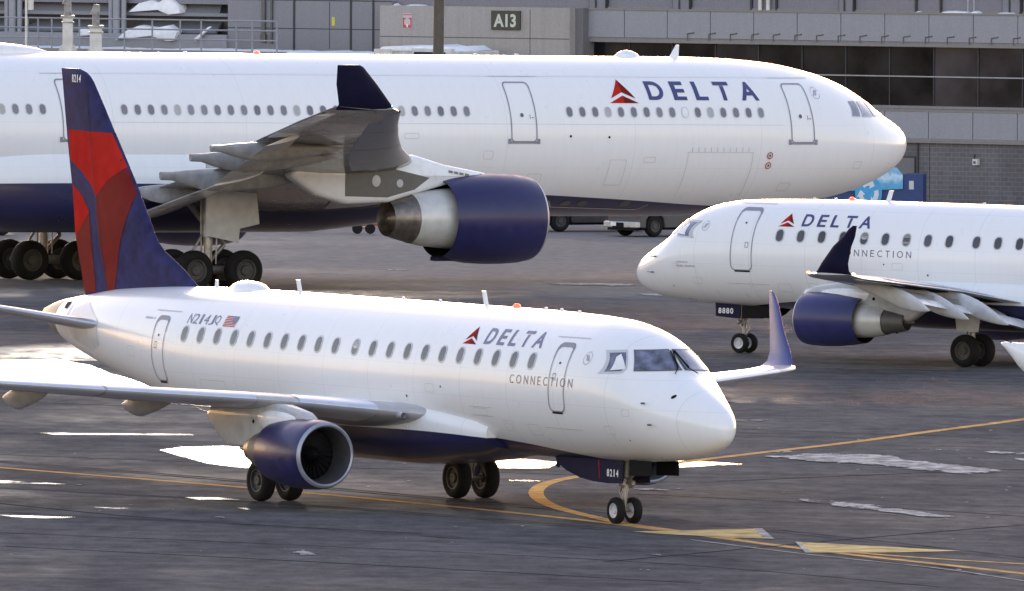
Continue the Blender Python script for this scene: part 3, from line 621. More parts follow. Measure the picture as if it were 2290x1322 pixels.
        for nme, q in (('windshield', [(.035, 4.055), (.745, 4.03), (1.0, 3.56), (.03, 3.595)]), ('cockpit_side_window', [(.835, 4.03), (1.07, 4.0), (1.355, 3.47), (1.165, 3.51), (1.06, 3.62)])):
            cx = sum(p[0] for p in q) / len(q); cz = sum(p[1] for p in q) / len(q); w = .90 if nme[0] == 'w' else .80
            inn_ = [(cx + (p[0] - cx) * (w if nme[0] != 'w' else .955), cz + (p[1] - cz) * w) for p in q]
            d = Dec(); d.ring(q, inn_, 0); d.poly(inn_, 1); d.cut(.09, .08).build(nme, [M['rim'] if nme[0] != 'w' else M['dgrey'], M['shield']], nm, fus)
            if nme[0] == 'c': Dec().poly([(.97, 3.93), (1.06, 3.86), (1.25, 3.56), (1.08, 3.60)]).cut(.08, .08).build('sun_shade', M['white'], nm2, fus)
        p = [Vector(nm2(t, z)) + Vector((.03, 0, .02)) for t, z in ((.30, 3.50), (.14, 3.62), (.05, 4.0))]
        MB().tube(p[0], p[1], .012, n=6).tube(p[1], p[2], .022, .016, n=6).tube(p[1] + Vector((.0, 0, .03)), p[2] + Vector((0, sg * .05, 0)), .014, n=6).build('windshield_wiper', M['black'], fus)
    return root
# ---------------------------------------------------------------- wide-body airliner
def wide_jet(key, label):
    S0 = 32.39; b = Body(AB); root = empty('wide_body_jet', label, 'airliner', aircraft_matrix(key, S0))
    hull = hull_mat('fuselage_paint_wide', S0, [(0, 0), (5.0, 1.6), (6.8, 2.55), (10.8, 2.84), (14.9, 3.07), (21, 3.32), (33.8, 3.55), (41, 3.52), (47, 3.4), (51, 3.0), (54, 1.0), (62, 0)], dirty=.14, seams=(5.33, 5.62, 4.1, 7.3))
    fus = MB().loft(body_rings(b, S0, 88)).build('fuselage', hull, root, True, sharp=60)
    rings = []
    for i in range(37):
        k = i / 36; s = 19.5 + 25.5 * k
        f = (k / .25) ** .6 if k < .25 else (1 if k < .68 else max(.02, 1 - ((k - .68) / .32) ** 2))
        a_, hh = 2.35 + .68 * f, .5 + 1.28 * f
        rings.append([(S0 - s, -a_ * math.copysign(abs(math.cos(q)) ** .62, math.cos(q)), 3.2 + hh * math.copysign(abs(math.sin(q)) ** .62, math.sin(q)) * (1.12 if math.sin(q) > 0 else .78)) for q in [2 * math.pi * j / 56 for j in range(56)]])
    MB().loft(rings).build('belly_fairing', hull, root, True, sharp=60)
    # fin and tailplane (out of the picture, still there)
    rg = []
    for z, a, c in ((7.3, 51.0, 60.3), (8.5, 52.6, 60.9), (16.3, 59.6, 63.6), (16.8, 60.6, 63.7)):
        xs = [p[0] for p in AIRF]; rg.append([(S0 - (a + x * (c - a)), .045 * (c - a) * y * 2, z) for x, y in AIRF] + [(S0 - (a + x * (c - a)), -.045 * (c - a) * y * 2, z) for x, y in AIRF[::-1][:-1]])
    MB().loft(rg).build('tail_fin', M['navy'], root, True)
    W = [(1.5, 21.3, 13.3, 3.15, .12, .03), (2.9, 22.4, 12.0, 3.35, .12, .03), (9.6, 26.95, 7.4, 4.50, .115, .02), (12.5, 29.3, 6.6, 4.98, .10, .01), (18, 33.0, 5.2, 5.52, .09, .0), (24, 36.9, 3.75, 6.12, .09, -.02), (28.8, 39.9, 2.65, 6.62, .09, -.03), (29.35, 40.5, 2.1, 6.72, .07, -.03)]
    wm = simple('wide_wing_paint', (.20, .195, .19), .25, coat=.4, var=.16, scale=.8)
    fm_ = simple('wide_wing_fairing_paint', (.30, .295, .295), .35, coat=.15, var=.1)
    for sg in (1, -1):
        MB().loft([foil(s, c, z, t, tc, S0, sg) for t, s, c, z, tc in ((.4, 55.6, 5.2, 6.0, .1), (9.6, 61.3, 2.0, 7.0, .09))]).build('tailplane', M['grey'], root, True)
        wing = MB().loft([foil(s, c, z, t, tc, S0, sg, tw) for t, s, c, z, tc, tw in W]).build('wing', wm, root, True, sharp=50)
        for t0, t1 in ((3.6, 8.9), (10.3, 15.5), (15.6, 21.9), (22, 28.6)):
            rg = []
            for k in range(5):
                t = t0 + (t1 - t0) * k / 4; s, c, z, tc, tw = lerp_sec(W, t); fo = foil(s - .06, c, z + .01, t, tc * 1.08, S0, sg, tw); rg.append(fo[5:17])
            MB().loft(rg, cap=False, closed=False).build('slat', M['lgrey'], wing, True)
        for t0, t1, nm, dz in ((3.2, 9.4, 'flap', .16), (9.5, 19.6, 'flap', .12), (19.8, 23.6, 'aileron', .03), (23.7, 27.4, 'aileron', .03)):
            rg = []
            for t in (t0, t1): s, c, z, tc, tw = lerp_sec(W, t); rg.append(foil(s + c * .79, c * .27, z - tw * c - dz, t, .12, S0, sg, .25 if nm == 'flap' else .12))
            MB().loft(rg).build(nm, M['white'], wing, True, sharp=50)
        for t, l0, l1, w, h, dz in ((13.6, -3.8, 2.05, .50, .60, .44), (16.9, -3.4, 1.95, .44, .52, .38), (8.6, -4.4, 2.1, .54, .66, .42), (5.2, -3.0, 1.2, .45, .55, .45)):
            s, c, z, tc, tw = lerp_sec(W, t); te = s + c
            spindle(wing, 'flap_track_fairing', te + l0, te + l1 - .1, t, z - dz + .1, w, h, S0, sg, fm_, droop=-.02, blunt=.30, tail=.34)
        # winglet
        rg = []
        for z, t, a, c in ((6.66, 29.2, 40.35, 42.6), (6.85, 29.42, 40.62, 42.62), (7.5, 29.62, 41.3, 42.85), (8.05, 29.82, 41.95, 42.95), (8.12, 29.84, 42.1, 42.95)):
            th = .045 * (c - a) + .02; xs = (1, .7, .4, .15, .03, 0)
            rg.append([(S0 - (a + (c - a) * x), -sg * (t + th * y), z) for x, y in zip(xs, (.05, .5, 1, .8, .35, 0))] + [(S0 - (a + (c - a) * x), -sg * (t - th * y), z) for x, y in zip(xs[::-1][1:-1], (.35, .8, 1, .5))])
        MB().loft(rg).build('winglet', M['navydark'], wing, True, sharp=50)
        MB().lathe([(-.06, .005), (0, .06), (.06, .005)], (S0 - 40.55, -sg * 29.3, 6.78), n=8).build('navigation_light', simple('lit_wing_light', (.05, .5, .3), .3, emit=(.05, 1, .45) if sg > 0 else (1, .1, .05), es=4), wing, True)
        # engine
        out = [(0, 1.33), (.04, 1.385), (.13, 1.43), (.30, 1.465), (.7, 1.51), (1.4, 1.545), (2.3, 1.55), (3.2, 1.51), (4.0, 1.42), (4.55, 1.32)]
        inn = [(0, 1.33), (.05, 1.28), (.2, 1.23), (.6, 1.20), (1.5, 1.21)]
        sx = lambda pr: [(x * .81, r) for x, r in pr]
        eng = nacelle(root, S0, sg, 22.08, 9.4, 2.56, out[:4] + sx(out[4:]), inn, sx([(3.4, 1.06), (4.6, 1.0), (5.4, .93), (6.0, .84)]), sx([(5.98, .83), (6.4, .75), (7.0, .62), (7.1, .60), (6.6, .52), (6.7, .38), (7.0, .2), (7.1, .03)]), 3, dict(cowl=M['navy'] if sg else 0, lip=M['lip'], core=M['core'], hot=M['hot']), fan_s=1.4, blades=34)
        for k in (0,):
            MB().box((-3.4, 0, -1.36), (.9, .4, .16)).build('drain_mast', M['navydark'], eng, bevel=.05)
        py = [(23.2, 3.95), (24.2, 4.15), (25.6, 4.38), (26.9, 4.72), (28.5, 4.75), (31.5, 4.5), (31.9, 4.0), (30.8, 3.35), (29.6, 3.05), (27.9, 3.1), (26.6, 3.45), (25.4, 3.75)]
        MB().prism(py, 9.1, 9.7, lambda a, z, w: (S0 - a, -sg * w, z)).build('engine_pylon', M['white'], root, True, bevel=.16, sharp=70)
        mp = lambda s, z, sg=sg: (S0 - s, -sg * (9.4 + .315), z)
        d = Dec(); d.poly([(29.7, 4.12), (27.8, 4.26), (26.3, 3.95), (26.9, 3.55), (28.0, 3.28), (29.7, 3.32)], 0); d.poly(circ(28.45, 3.84, .17, .2), 1); d.poly(circ(27.5, 3.76, .13, .14), 1); d.build('pylon_panel', [M['dgrey'], M['lgrey']], lambda s, z, sg=sg: (S0 - s, -sg * (9.4 + .306 + (.004 if (abs(s - 28.45) < .3 or abs(s - 27.5) < .2) and z > 3.55 else 0)), z), root)
        d = Dec()
        for k in range(4): d.poly([(25.55 - k * .22, 4.23 - k * .035), (25.38 - k * .22, 4.20 - k * .035), (25.38 - k * .22, 4.12 - k * .035), (25.55 - k * .22, 4.15 - k * .035)])
        d.build('pylon_vent', M['hot'], lambda s, z, sg=sg: (S0 - s, -sg * 9.716, z - .02), root)
        # main gear: four-wheel bogie
        g = bpy.data.objects.new('main_gear', None); COL.objects.link(g); g.parent = root; g.location = (0, -sg * 5.34, 0)
        for x in (-.99, .99):
            for w in (-1, 1): wheel((x, w * .70, .69), .69, .50, g, M['hubd'])
        m = MB().tube((-1.05, 0, .69), (1.05, 0, .69), .15).tube((.99, -.7, .69), (.99, .7, .69), .10).tube((-.99, -.7, .69), (-.99, .7, .69), .10).tube((0, 0, .6), (0, 0, 2.0), .15).tube((0, 0, 1.8), (0, 0, 4.0), .24).tube((0, 0, 2.1), (.1, sg * 2.2, 3.4), .10).tube((.1, 0, 1.0), (.65, 0, 1.55), .07).tube((.65, 0, 1.55), (.15, 0, 2.2), .07).tube((-.2, .1, .9), (-.25, .1, 3.4), .03).tube((-.95, 0, .85), (-.15, 0, 2.0), .045).tube((.2, -.2, .9), (.28, -.15, 3.3), .025)
        m.build('gear_strut', M['strut'], g, True)
        side_plate(root, 'gear_door', [(32.75, 4.3), (30.85, 4.2), (30.62, 2.5), (30.60, 2.26), (31.38, 2.10), (31.42, 1.62), (32.72, 1.86)], 5.72, .06, S0, sg, M['lgrey'])
    g = bpy.data.objects.new('nose_gear', None); COL.objects.link(g); g.parent = root; g.location = (S0 - 6.67, 0, -.0)
    for w in (-1, 1): wheel((0, w * .36, .52), .52, .36, g, M['hub'])
    MB().tube((0, 0, .52), (0, 0, 2.6), .12).tube((0, -.4, .52), (0, .4, .52), .08).tube((.1, 0, 1.6), (1.3, 0, 2.6), .07).build('gear_strut', M['strut'], g, True)
    for y in (-.55, .55): MB().box((S0 - 6.9, y, 2.15), (2.6, .04, .8)).build('gear_door', M['navydark'], root)
    # crown
    for s, h in ((9.6, .42),): MB().prism([(0, -.08), (.40, -.08), (.08, h), (-.02, h)], -.03, .03, lambda a, c, w, s=s: (S0 - s + a - .1 - 2 * a, w, 7.95 + c)).build('antenna', M['white'], root)
    spindle(root, 'satellite_dome', 11.3, 12.4, 0, 7.92, .5, .7, S0, 1, M['white'], blunt=.9)
    spindle(root, 'satellite_dome', 35.6, 41.2, 0, 7.96, 1.2, .85, S0, 1, M['white'], blunt=1.2)
    MB().lathe([(-.02, .12), (.06, .10), (.10, .004)], (S0 - 27.2, 0, 7.95), 'Z', 14).build('beacon_light', M['redlamp'], root, True)
    for s in (16.5, 18.2, 30.1): MB().box((S0 - s, 0, 7.96), (.14, .05, .10)).build('antenna', M['white'], root, bevel=.01)
    # flanks
    ws = [7.94 + .538 * i for i in range(16)] + [20.27 + .5345 * i for i in range(27)] + [37.42 + .538 * i for i in range(9)]
    for sg in (1, -1):
        f = side_map(b, sg, S0, .012); f2 = side_map(b, sg, S0, .02)
        for i, s in enumerate(ws):
            if sg < 0 and i % 2: pass
            o_ = rrect(s - .145, s + .145, 5.86, 6.245, .14, 5); n_ = rrect(s - .115, s + .115, 5.89, 6.215, .112, 5)
            d = Dec(); d.ring(o_, n_, 0); d.poly(n_, 1 if (i * 5) % 17 not in (3, 9) else 2)
            if sg < 0: d.cut(0, .2)
            else: d.cut(0, .1)
            d.build('cabin_window', [M['rim'], M['wglass'], M['blind']] if i != 6 else [M['rim'], M['white'], M['blind']], f, fus)
        for a, c in ((5.62, 6.68), (17.42, 18.5), (35.6, 36.68)):
            d = Dec(); d.ring(rrect(a, c, 5.0, 7.07, .16, 5), rrect(a + .04, c - .04, 5.04, 7.03, .13, 5), 0)
            d.poly([(a - .1, 4.95), (c + .1, 4.95), (c + .1, 5.03), (a - .1, 5.03)], 0); d.poly([(a - .12, 4.94), (a + .0, 4.94), (a + .0, 5.12), (a - .12, 5.12)], 0); d.poly([(c, 4.94), (c + .12, 4.94), (c + .12, 5.12), (c, 5.12)], 0)
            d.poly(circ((a + c) / 2 + .05, 5.93, .07), 1); d.poly([(a + .25, 5.80), (a + .27, 5.80), (a + .27, 5.96), (a + .25, 5.96)], 1); d.poly([(a + .12, 5.83), (a + .2, 5.83), (a + .2, 5.86), (a + .12, 5.86)], 1)
            d.cut(.3, .14).build('door', [M['line'], M['dgrey']], f2, fus)
            Dec().poly([(a - .5, 7.24), (c + .4, 7.24), (c + .4, 7.262), (a - .5, 7.262)]).cut(.3, 0).build('rain_gutter', M['lline'], f2, fus)
        T = (14.24, 13.02, 12.55, 7.86) if sg > 0 else (8.2, 9.4, 9.9, 14.6)
        d = Dec(); delta_mark(d, T[0], T[1], 6.36, 7.17, sg); d.cut(.2, .1).build('airline_emblem', [M['red'], M['dred']], f, fus)
        d = Dec(); word(d, 'DELTA', spread(T[2], T[3], [1.0, .80, .78, .95, 1.12], .55), 6.475, 7.115, bold=.028); d.cut(0, .1).build('airline_title', M['letter'], f, fus)
        lx, lz = 5.15, 6.74; d = Dec(); d.poly(stroke(circ(lx, lz, .2, n=22, a0=190 if sg > 0 else 130, a1=350), .016))
        for i in range(9): a = R(10 + 18 * i); d.poly(stroke([(lx + .17 * math.cos(a), lz + .17 * math.sin(a)), (lx + .22 * math.cos(a), lz + .22 * math.sin(a))], .016))
        for q in (-.06, 0, .06): d.poly(stroke([(lx + .07 + q, lz - .09), (lx + .01 + q, lz - .01), (lx - .0 + q, lz + .03), (lx - .07 + q, lz + .1)], .024))
        d.cut(.1, .1).build('alliance_emblem', M['glet'], f, fus)
        # cargo door hinge line and outline
        d = Dec()
        d.poly([(8.3, 4.66), (11.1, 4.66), (11.1, 4.675), (8.3, 4.675)])
        for i in range(10): d.poly([(8.5 + i * .265, 4.67), (8.53 + i * .265, 4.67), (8.53 + i * .265, 4.84), (8.5 + i * .265, 4.84)])
        d.poly([(8.3, 3.1), (8.318, 3.1), (8.318, 4.66), (8.3, 4.66)]); d.poly([(11.05, 3.1), (11.068, 3.1), (11.068, 4.66), (11.05, 4.66)])
        d.cut(.3, .12).build('cargo_door_outline', M['lline'], f, fus)
        for z in (4.56, 4.21):
            d = Dec(); d.poly(circ(7.57, z, .125), 0); d.poly(circ(7.57, z, .095), 1); d.poly(circ(7.57, z, .035), 2)
            d.build('service_port', [M['red'], M['lgrey'], M['black']], (lambda s, zz, z=z: f2(s, zz)), fus)
        for s, z in ((14.42, 5.18), (16.03, 5.21)): Dec().poly(circ(s, z, .045)).build('static_port', M['black'], f, fus)
        for z in (5.62, 7.25): Dec().poly([(7, z), (35, z), (35, z + .012), (7, z + .012)]).cut(.6, 0).build('panel_line', M['lline'], side_map(b, sg, S0, .004), fus)
        d = Dec(); d.poly(stroke([(16.2, 2.95), (15.9, 2.72), (12.2, 2.62), (11.9, 2.80)], .02)); d.cut(.3, .1).build('belly_panel_outline', M['lline'], f, fus)
        for s in (15.4, 14.7, 12.9): Dec().poly(circ(s, 2.85, .2, .1)).cut(.1, .08).build('belly_vent', M['dgrey'], f, fus)
        for x0, x1, z0, z1 in ((6.3, 6.8, 3.3, 3.6), (12.4, 12.9, 4.3, 4.5), (17.0, 17.6, 3.6, 3.9), (19.2, 19.6, 4.4, 4.7), (13.6, 14.3, 3.5, 4.4), (3.2, 3.6, 4.1, 4.35), (22.3, 22.9, 5.1, 5.3)):
            Dec().ring(rrect(x0, x1, z0, z1, .05, 3), rrect(x0 + .015, x1 - .015, z0 + .015, z1 - .015, .045, 3), 0).cut(.3, .15).build('access_panel', M['lline'], f, fus)
        # cockpit glazing
        nm = nose_map(b, sg, S0, .02)
        for q in ([(1.42, 6.46), (1.60, 6.46), (2.03, 5.93), (1.88, 5.90)], [(1.02, 6.45), (1.36, 6.44), (1.83, 5.90), (1.46, 5.90)], [(.04, 6.44), (.96, 6.44), (1.38, 5.92), (.04, 5.94)]):
            cx = sum(p[0] for p in q) / 4; cz = sum(p[1] for p in q) / 4; inn_ = [(cx + (p[0] - cx) * .93, cz + (p[1] - cz) * .93) for p in q]
            d = Dec(); d.ring(q, inn_, 0); d.poly(inn_, 1); d.cut(.12, .12).build('windshield', [M['rim'], M['shield2']], nm, fus)
    return root
M['wglass'] = window_mat('wide_cabin_window_glass', (.14, .133, .155), (.24, .232, .262))
M['shield2'] = simple('wide_windshield_glass', (.12, .145, .20), .12, coat=.5, var=.2)
# ---------------------------------------------------------------- the apron
def gz(x, y, dz=0.0): return -GX * x + dz
def asphalt():
    m, nt, b, new, link = node_mat('wet_asphalt')
    g = new('ShaderNodeNewGeometry'); P = g.outputs['Position']
    big = noise(nt, P, .035, 5, .6, (1, .8, 1)); mid = noise(nt, P, .16, 6, .62, (1, .55, 1)); fine = noise(nt, P, 1.6, 5, .65, (1, .5, 1)); grit = noise(nt, P, 14, 3, .6)
    lanes = noise(nt, P, .6, 5, .6, (.16, 1, 1))
    c = ramp(nt, mid, [(.30, (.098, .095, .098)), (.5, (.121, .117, .118)), (.72, (.150, .145, .143))])
    c = mix(nt, c, ramp(nt, fine, [(.3, .68), (.7, 1.25)]), .8, blend='MULTIPLY')
    c = mix(nt, c, ramp(nt, grit, [(.3, .75), (.75, 1.3)]), .7, blend='MULTIPLY')
    rub = ramp(nt, lanes, [(.45, 1), (.62, .62)]); c = mix(nt, c, rub, .55, blend='MULTIPLY')
    # ground colour turns paler and warmer towards the terminal
    sep = new('ShaderNodeSeparateXYZ'); link(P, sep.inputs[0])
    far = new('ShaderNodeMapRange'); link(math_(nt, 'ADD', sep.outputs['Y'], math_(nt, 'MULTIPLY', big, 50.0)), far.inputs['Value']); far.inputs['From Min'].default_value = 478; far.inputs['From Max'].default_value = 500
    c = mix(nt, c, ramp(nt, fine, [(.3, (.17, .16, .155)), (.7, (.235, .222, .214))]), far.outputs[0])
    link(c, b.inputs['Base Color'])
    b.inputs['Specular IOR Level'].default_value = 0; b.inputs['Roughness'].default_value = .9
    # damp film: a second, glossy layer that shows only in streaks and low spots
    wp_ = new('ShaderNodeBsdfPrincipled'); link(c, wp_.inputs['Base Color']); link(ramp(nt, mid, [(.3, .62), (.55, .42), (.7, .30)]), wp_.inputs['Roughness'])
    lo = ramp(nt, big, [(.35, .001), (.52, .003), (.68, .008)]); st = ramp(nt, mix(nt, mid, fine, .25, 'FLOAT'), [(.38, .3), (.55, .8), (.70, 1.0)])
    fac = math_(nt, 'MULTIPLY', lo, st)
    ms = new('ShaderNodeMixShader'); link(fac, ms.inputs[0]); link(b.outputs[0], ms.inputs[1]); link(wp_.outputs[0], ms.inputs[2]); link(ms.outputs[0], nt.nodes['Material Output'].inputs['Surface'])
    bp = new('ShaderNodeBump'); bp.inputs['Strength'].default_value = .35; bp.inputs['Distance'].default_value = .02
    link(mix(nt, fine, grit, .35, 'FLOAT'), bp.inputs['Height']); link(bp.outputs[0], b.inputs['Normal'])
    return m
def soften(m, k=1.0, top=1.0, lo=-.06, hi=.10):
    """let a ground patch break up towards its outline (attribute d = distance from the edge)"""
    nt = m.node_tree; new, link = nt.nodes.new, nt.links.new; out = nt.nodes['Material Output']; sh = out.inputs['Surface'].links[0].from_socket
    at = new('ShaderNodeAttribute'); at.attribute_name = 'd'; g = new('ShaderNodeNewGeometry')
    n = noise(nt, g.outputs['Position'], 1.5, 6, .68, (1, .30, 1)); v = math_(nt, 'ADD', math_(nt, 'MULTIPLY', at.outputs['Fac'], k), math_(nt, 'MULTIPLY', math_(nt, 'SUBTRACT', n, .56), 2.2))
    mr = new('ShaderNodeMapRange'); link(v, mr.inputs[0]); mr.inputs[1].default_value = lo; mr.inputs[2].default_value = hi; mr.inputs[4].default_value = top
    tr = new('ShaderNodeBsdfTransparent'); ms = new('ShaderNodeMixShader'); link(mr.outputs[0], ms.inputs[0]); link(tr.outputs[0], ms.inputs[1]); link(sh, ms.inputs[2]); link(ms.outputs[0], out.inputs['Surface']); return m
def sheet(name, poly, dz, mat, kind='structure', soft=0, label=None, cat=None):
    """flat ground patch from a world XY outline"""
    d = Dec()
    if soft:
        c = sum((Vector(p) for p in poly), Vector((0, 0))) / len(poly); poly = [tuple(c + (Vector(p) - c) * 1.12) for p in poly]
    d.poly(poly); d.cut(.25, 1.0) if soft else d.cut(2.0, 4.0)
    o = d.build(name, mat, lambda x, y: (x, y, gz(x, y, dz)), None)
    if soft:
        me = o.data; at = me.attributes.new('d', 'FLOAT', 'POINT'); q = [Vector((a, b * .22)) for a, b in poly]
        for v in me.vertices:
            p = Vector((v.co.x, v.co.y * .22)); best = 9
            for i in range(len(q)):
                a, b = q[i], q[(i + 1) % len(q)]; ab = b - a; t = min(1, max(0, (p - a).dot(ab) / max(ab.length_squared, 1e-9))); best = min(best, (p - a - ab * t).length)
            at.data[v.index].value = best / soft
    return tag(o, label, cat, kind=kind)
gm = MB(); NX, NY = 24, 30
xs = [-3000, -1200, -500, -200, -100, -60, -40, -25, -12, 0, 12, 25, 40, 60, 100, 200, 500, 1200, 3000]; ys = [-600, -100, 100, 200, 260, 300, 340, 380, 420, 460, 500, 540, 580, 620, 700, 900, 1400, 2500, 5000]
gm.add([(x, y, gz(x, y)) for y in ys for x in xs], [(j * len(xs) + i, j * len(xs) + i + 1, (j + 1) * len(xs) + i + 1, (j + 1) * len(xs) + i) for j in range(len(ys) - 1) for i in range(len(xs) - 1)])
tag(gm.build('ground', asphalt()), kind='structure')
yel = simple('worn_yellow_paint', (.50, .31, .13), .8, var=.16, scale=2.2, spec=0)
yel2 = simple('pale_yellow_paint', (.50, .39, .20), .8, var=.18, scale=1.6, spec=0)
wht = simple('worn_white_paint', (.36, .34, .32), .8, var=.2, scale=1.5, spec=0)
def line(name, pts, w, dz, mat, n=14):
    """painted line of ground width w along a smooth curve through pts (world XY)"""
    xs_ = [p[0] for p in pts]; out = []
    P_ = [Vector(p) for p in pts]
    for i in range(len(P_) - 1):
        p0 = P_[max(i - 1, 0)]; p1, p2 = P_[i], P_[i + 1]; p3 = P_[min(i + 2, len(P_) - 1)]
        for j in range(n if len(P_) > 2 else 1):
            t = j / n; out.append(.5 * ((2 * p1) + (p2 - p0) * t + (2 * p0 - 5 * p1 + 4 * p2 - p3) * t * t + (3 * p1 - p0 - 3 * p2 + p3) * t ** 3))
    out.append(P_[-1]); L, Rr = [], []
    for i, p in enumerate(out):
        d = (out[min(i + 1, len(out) - 1)] - out[max(i - 1, 0)]).normalized(); q = Vector((-d.y, d.x)) * w / 2; L.append(p + q); Rr.append(p - q)
    k = len(out); v = [(p.x, p.y, gz(p.x, p.y, dz)) for p in L + Rr]
    return tag(MB().add(v, [(i, i + 1, k + i + 1, k + i) for i in range(k - 1)]).build(name, mat), kind='structure')
line('taxi_line', [(-24, 355.5), (-12.51, 339.9), (-7.99, 333.82), (-4.69, 328.97), (-1.49, 323.82), (1.61, 318.21), (3.6, 313.71), (5.54, 308.94), (7.43, 304.69), (9.28, 301.11), (11.0, 297.77), (16, 288)], .34, .004, yel)
line('taxi_line', [(30, 430), (22, 403), (13.89, 376.59), (11.34, 368.75), (8.78, 360.66), (6.34, 353.94), (4.68, 349.16), (3.1, 344.4), (1.75, 339.9), (.98, 336.54), (.62, 332.55), (.66, 328.1), (1.05, 323.91), (1.82, 319.93), (2.62, 316.65), (3.61, 314.11), (5.0, 310.8)], .36, .008, yel)
line('taxi_line', [(6.7, 306.6), (8.8, 303.8), (11.14, 301.61), (14, 299.6)], .30, .008, yel)
line('edge_line', [(4.01, 309.87), (6.44, 304.42), (9.22, 299.27), (10.89, 294.73), (15, 284)], .10, .012, wht)
for pts in ([(2.74, 313.06), (3.4, 312.2), (5.82, 310.65), (5.70, 315.3)], [(6.40, 309.56), (6.53, 305.01), (8.5, 305.6), (9.94, 306.7)]): sheet('direction_marking', pts, .012, yel2)
for pts in ([(5.50, 315.25), (5.70, 315.3), (5.89, 310.59), (5.66, 310.7)], [(6.33, 309.6), (6.40, 309.56 + .05), (6.62, 305.0), (6.46, 304.95)]): sheet('direction_marking', pts, .016, wht)
water3 = soften(simple('thin_puddle', (.03, .03, .032), .24, var=.3, scale=.7), .9, .022, -.35, .55)
water2 = soften(simple('shallow_puddle', (.03, .03, .032), .2, var=.3, scale=.7), 1.0, .10, -.35, .55)
water = soften(simple('standing_water', (.02, .02, .022), .16, var=.3, scale=.7), .62, 1.0, -.30, .34)
def slush():
    m, nt, b, new, link = node_mat('melting_ice'); g = new('ShaderNodeNewGeometry'); P = g.outputs['Position']
    n = noise(nt, P, 2.2, 6, .7, (1, .6, 1)); link(ramp(nt, n, [(.34, (.16, .155, .15)), (.50, (.33, .32, .315)), (.66, (.56, .55, .54))]), b.inputs['Base Color']); b.inputs['Specular IOR Level'].default_value = 0.0
    link(ramp(nt, n, [(.35, .5), (.6, .9)]), b.inputs['Roughness']); bp = new('ShaderNodeBump'); bp.inputs['Distance'].default_value = .05; link(n, bp.inputs['Height']); link(bp.outputs[0], b.inputs['Normal']); return m
film = soften(simple('damp_film', (.05, .05, .052), .28, var=.3, scale=.7), .10, .014, -.35, .35)
film2 = soften(simple('thin_damp_film', (.05, .05, .052), .30, var=.3, scale=.7), .10, .055, -.30, .45)
ice = soften(slush(), .42); crumb = slush()
PUD = [[(-17.5, 404), (-14.93, 406), (-13.43, 408), (-12.4, 404), (-11.74, 399.1), (-10.68, 393.04), (-9.77, 387.4), (-12, 389), (-14.4, 390.1), (-18, 392)],
 [(-8.67, 350.4), (-8.2, 352.1), (-7.31, 352.9), (-6.5, 353.2), (-5.4, 351.5), (-5.2, 346), (-6.0, 341.6), (-6.36, 341.6), (-7.46, 344.1), (-8.08, 347.1)],
 [(-12.0, 359.6), (-8.5, 360.1), (-8.4, 359.4), (-11.62, 358.6)], [(-16, 333.6), (-12.24, 333.2), (-10.82, 331.9), (-12.24, 331.9), (-16, 332.2)],
 [(-.7, 348.3), (.3, 348.4), (1.08, 347), (.85, 343.7), (-.15, 343.6), (-.9, 345)], [(3.5, 348.6), (4.4, 348.9), (5.66, 347.5), (3.96, 345.0), (3.4, 346)],
 [(-7.6, 326.2), (-6.9, 326.4), (-6.4, 325.4), (-7.3, 325.2)], [(-9.6, 320.9), (-8.8, 320.7), (-9.1, 320.2)], [(-11.6, 316.6), (-10.0, 316.2), (-10.4, 315.3), (-11.3, 315.9)], [(-6.3, 321.5), (-5.6, 321.3), (-6.0, 320.5)], [(.0, 337.2), (.9, 337.3), (.7, 336.7), (.0, 336.8)]]
for p in PUD: sheet('puddle', p, .005, (water if p[0][0] > -2 else water2 if p[0][0] in (-17.5, -8.67) else water3), soft=.30)
ICE = [[(6.69, 351.5), (8.04, 353.7), (9.73, 353.2), (10.0, 350.8), (12.15, 345.9), (11.14, 343.9), (10.1, 345.5), (9.0, 347.6), (7.38, 349.5)], [(6.75, 329.3), (7.67, 328.6), (8.8, 326.3), (10.29, 322.4), (9.89, 321.2), (8.43, 324.2), (7.7, 326.0)],
 [(6.9, 331.2), (8.0, 330.3), (7.9, 329.6), (7.0, 330.3)], [(2.44, 334.3), (4.1, 333.9), (3.6, 332.3), (2.8, 333.2)], [(5.96, 374), (7.2, 373.8), (7.0, 372.9), (5.9, 372.8)], [(10.5, 357.3), (13.1, 356.2), (14, 354), (12.4, 355.2)], [(12.6, 352.6), (15, 352.2), (15, 350.9), (12.98, 351.4)],
 [(-4.91, 303.2), (-4.5, 303.0), (-4.0, 300.9), (-3.3, 300.3), (-3.7, 299.7), (-4.5, 300.8)], [(4.9, 334.3), (5.3, 334.0), (5.1, 333.6)], [(5.9, 333.7), (6.6, 333.2), (6.3, 332.9)], [(10.7, 329.2), (12.1, 328.0), (11.2, 328.2)], [(12.0, 332.5), (13.4, 331.4), (12.6, 331.0)],
 [(8.4, 363.0), (9.5, 362.2), (8.8, 361.8)], [(6.3, 354.6), (7.0, 355.0), (7.3, 354.1), (6.5, 353.8)], [(-5.2, 496), (-3.4, 496.5), (-3.9, 495)], [(1.4, 484), (4.4, 484.5), (4.0, 481.5), (1.6, 482)], [(4.4, 474), (7.8, 475), (8.4, 472), (4.6, 472)], [(12.2, 399), (13.0, 398.8), (12.6, 398)],
 [(3.0, 303.4), (3.6, 303.1), (3.3, 302.6)], [(-6.8, 317), (-6.2, 316.8), (-6.5, 316.4)], [(-3.4, 312.6), (-2.8, 312.4), (-3.1, 312)]]
for p in ([(-17, 430), (-9, 432), (-7, 412), (-16, 408)], [(-5, 462), (8, 466), (9.5, 440), (-4, 436)], [(5, 404), (15, 404), (16, 384), (6, 386)], [(-12, 470), (0, 474), (1, 452), (-11, 448)]): sheet('damp_patch', p, .003, film if p[0][0] < -8 else film2, soft=.6)
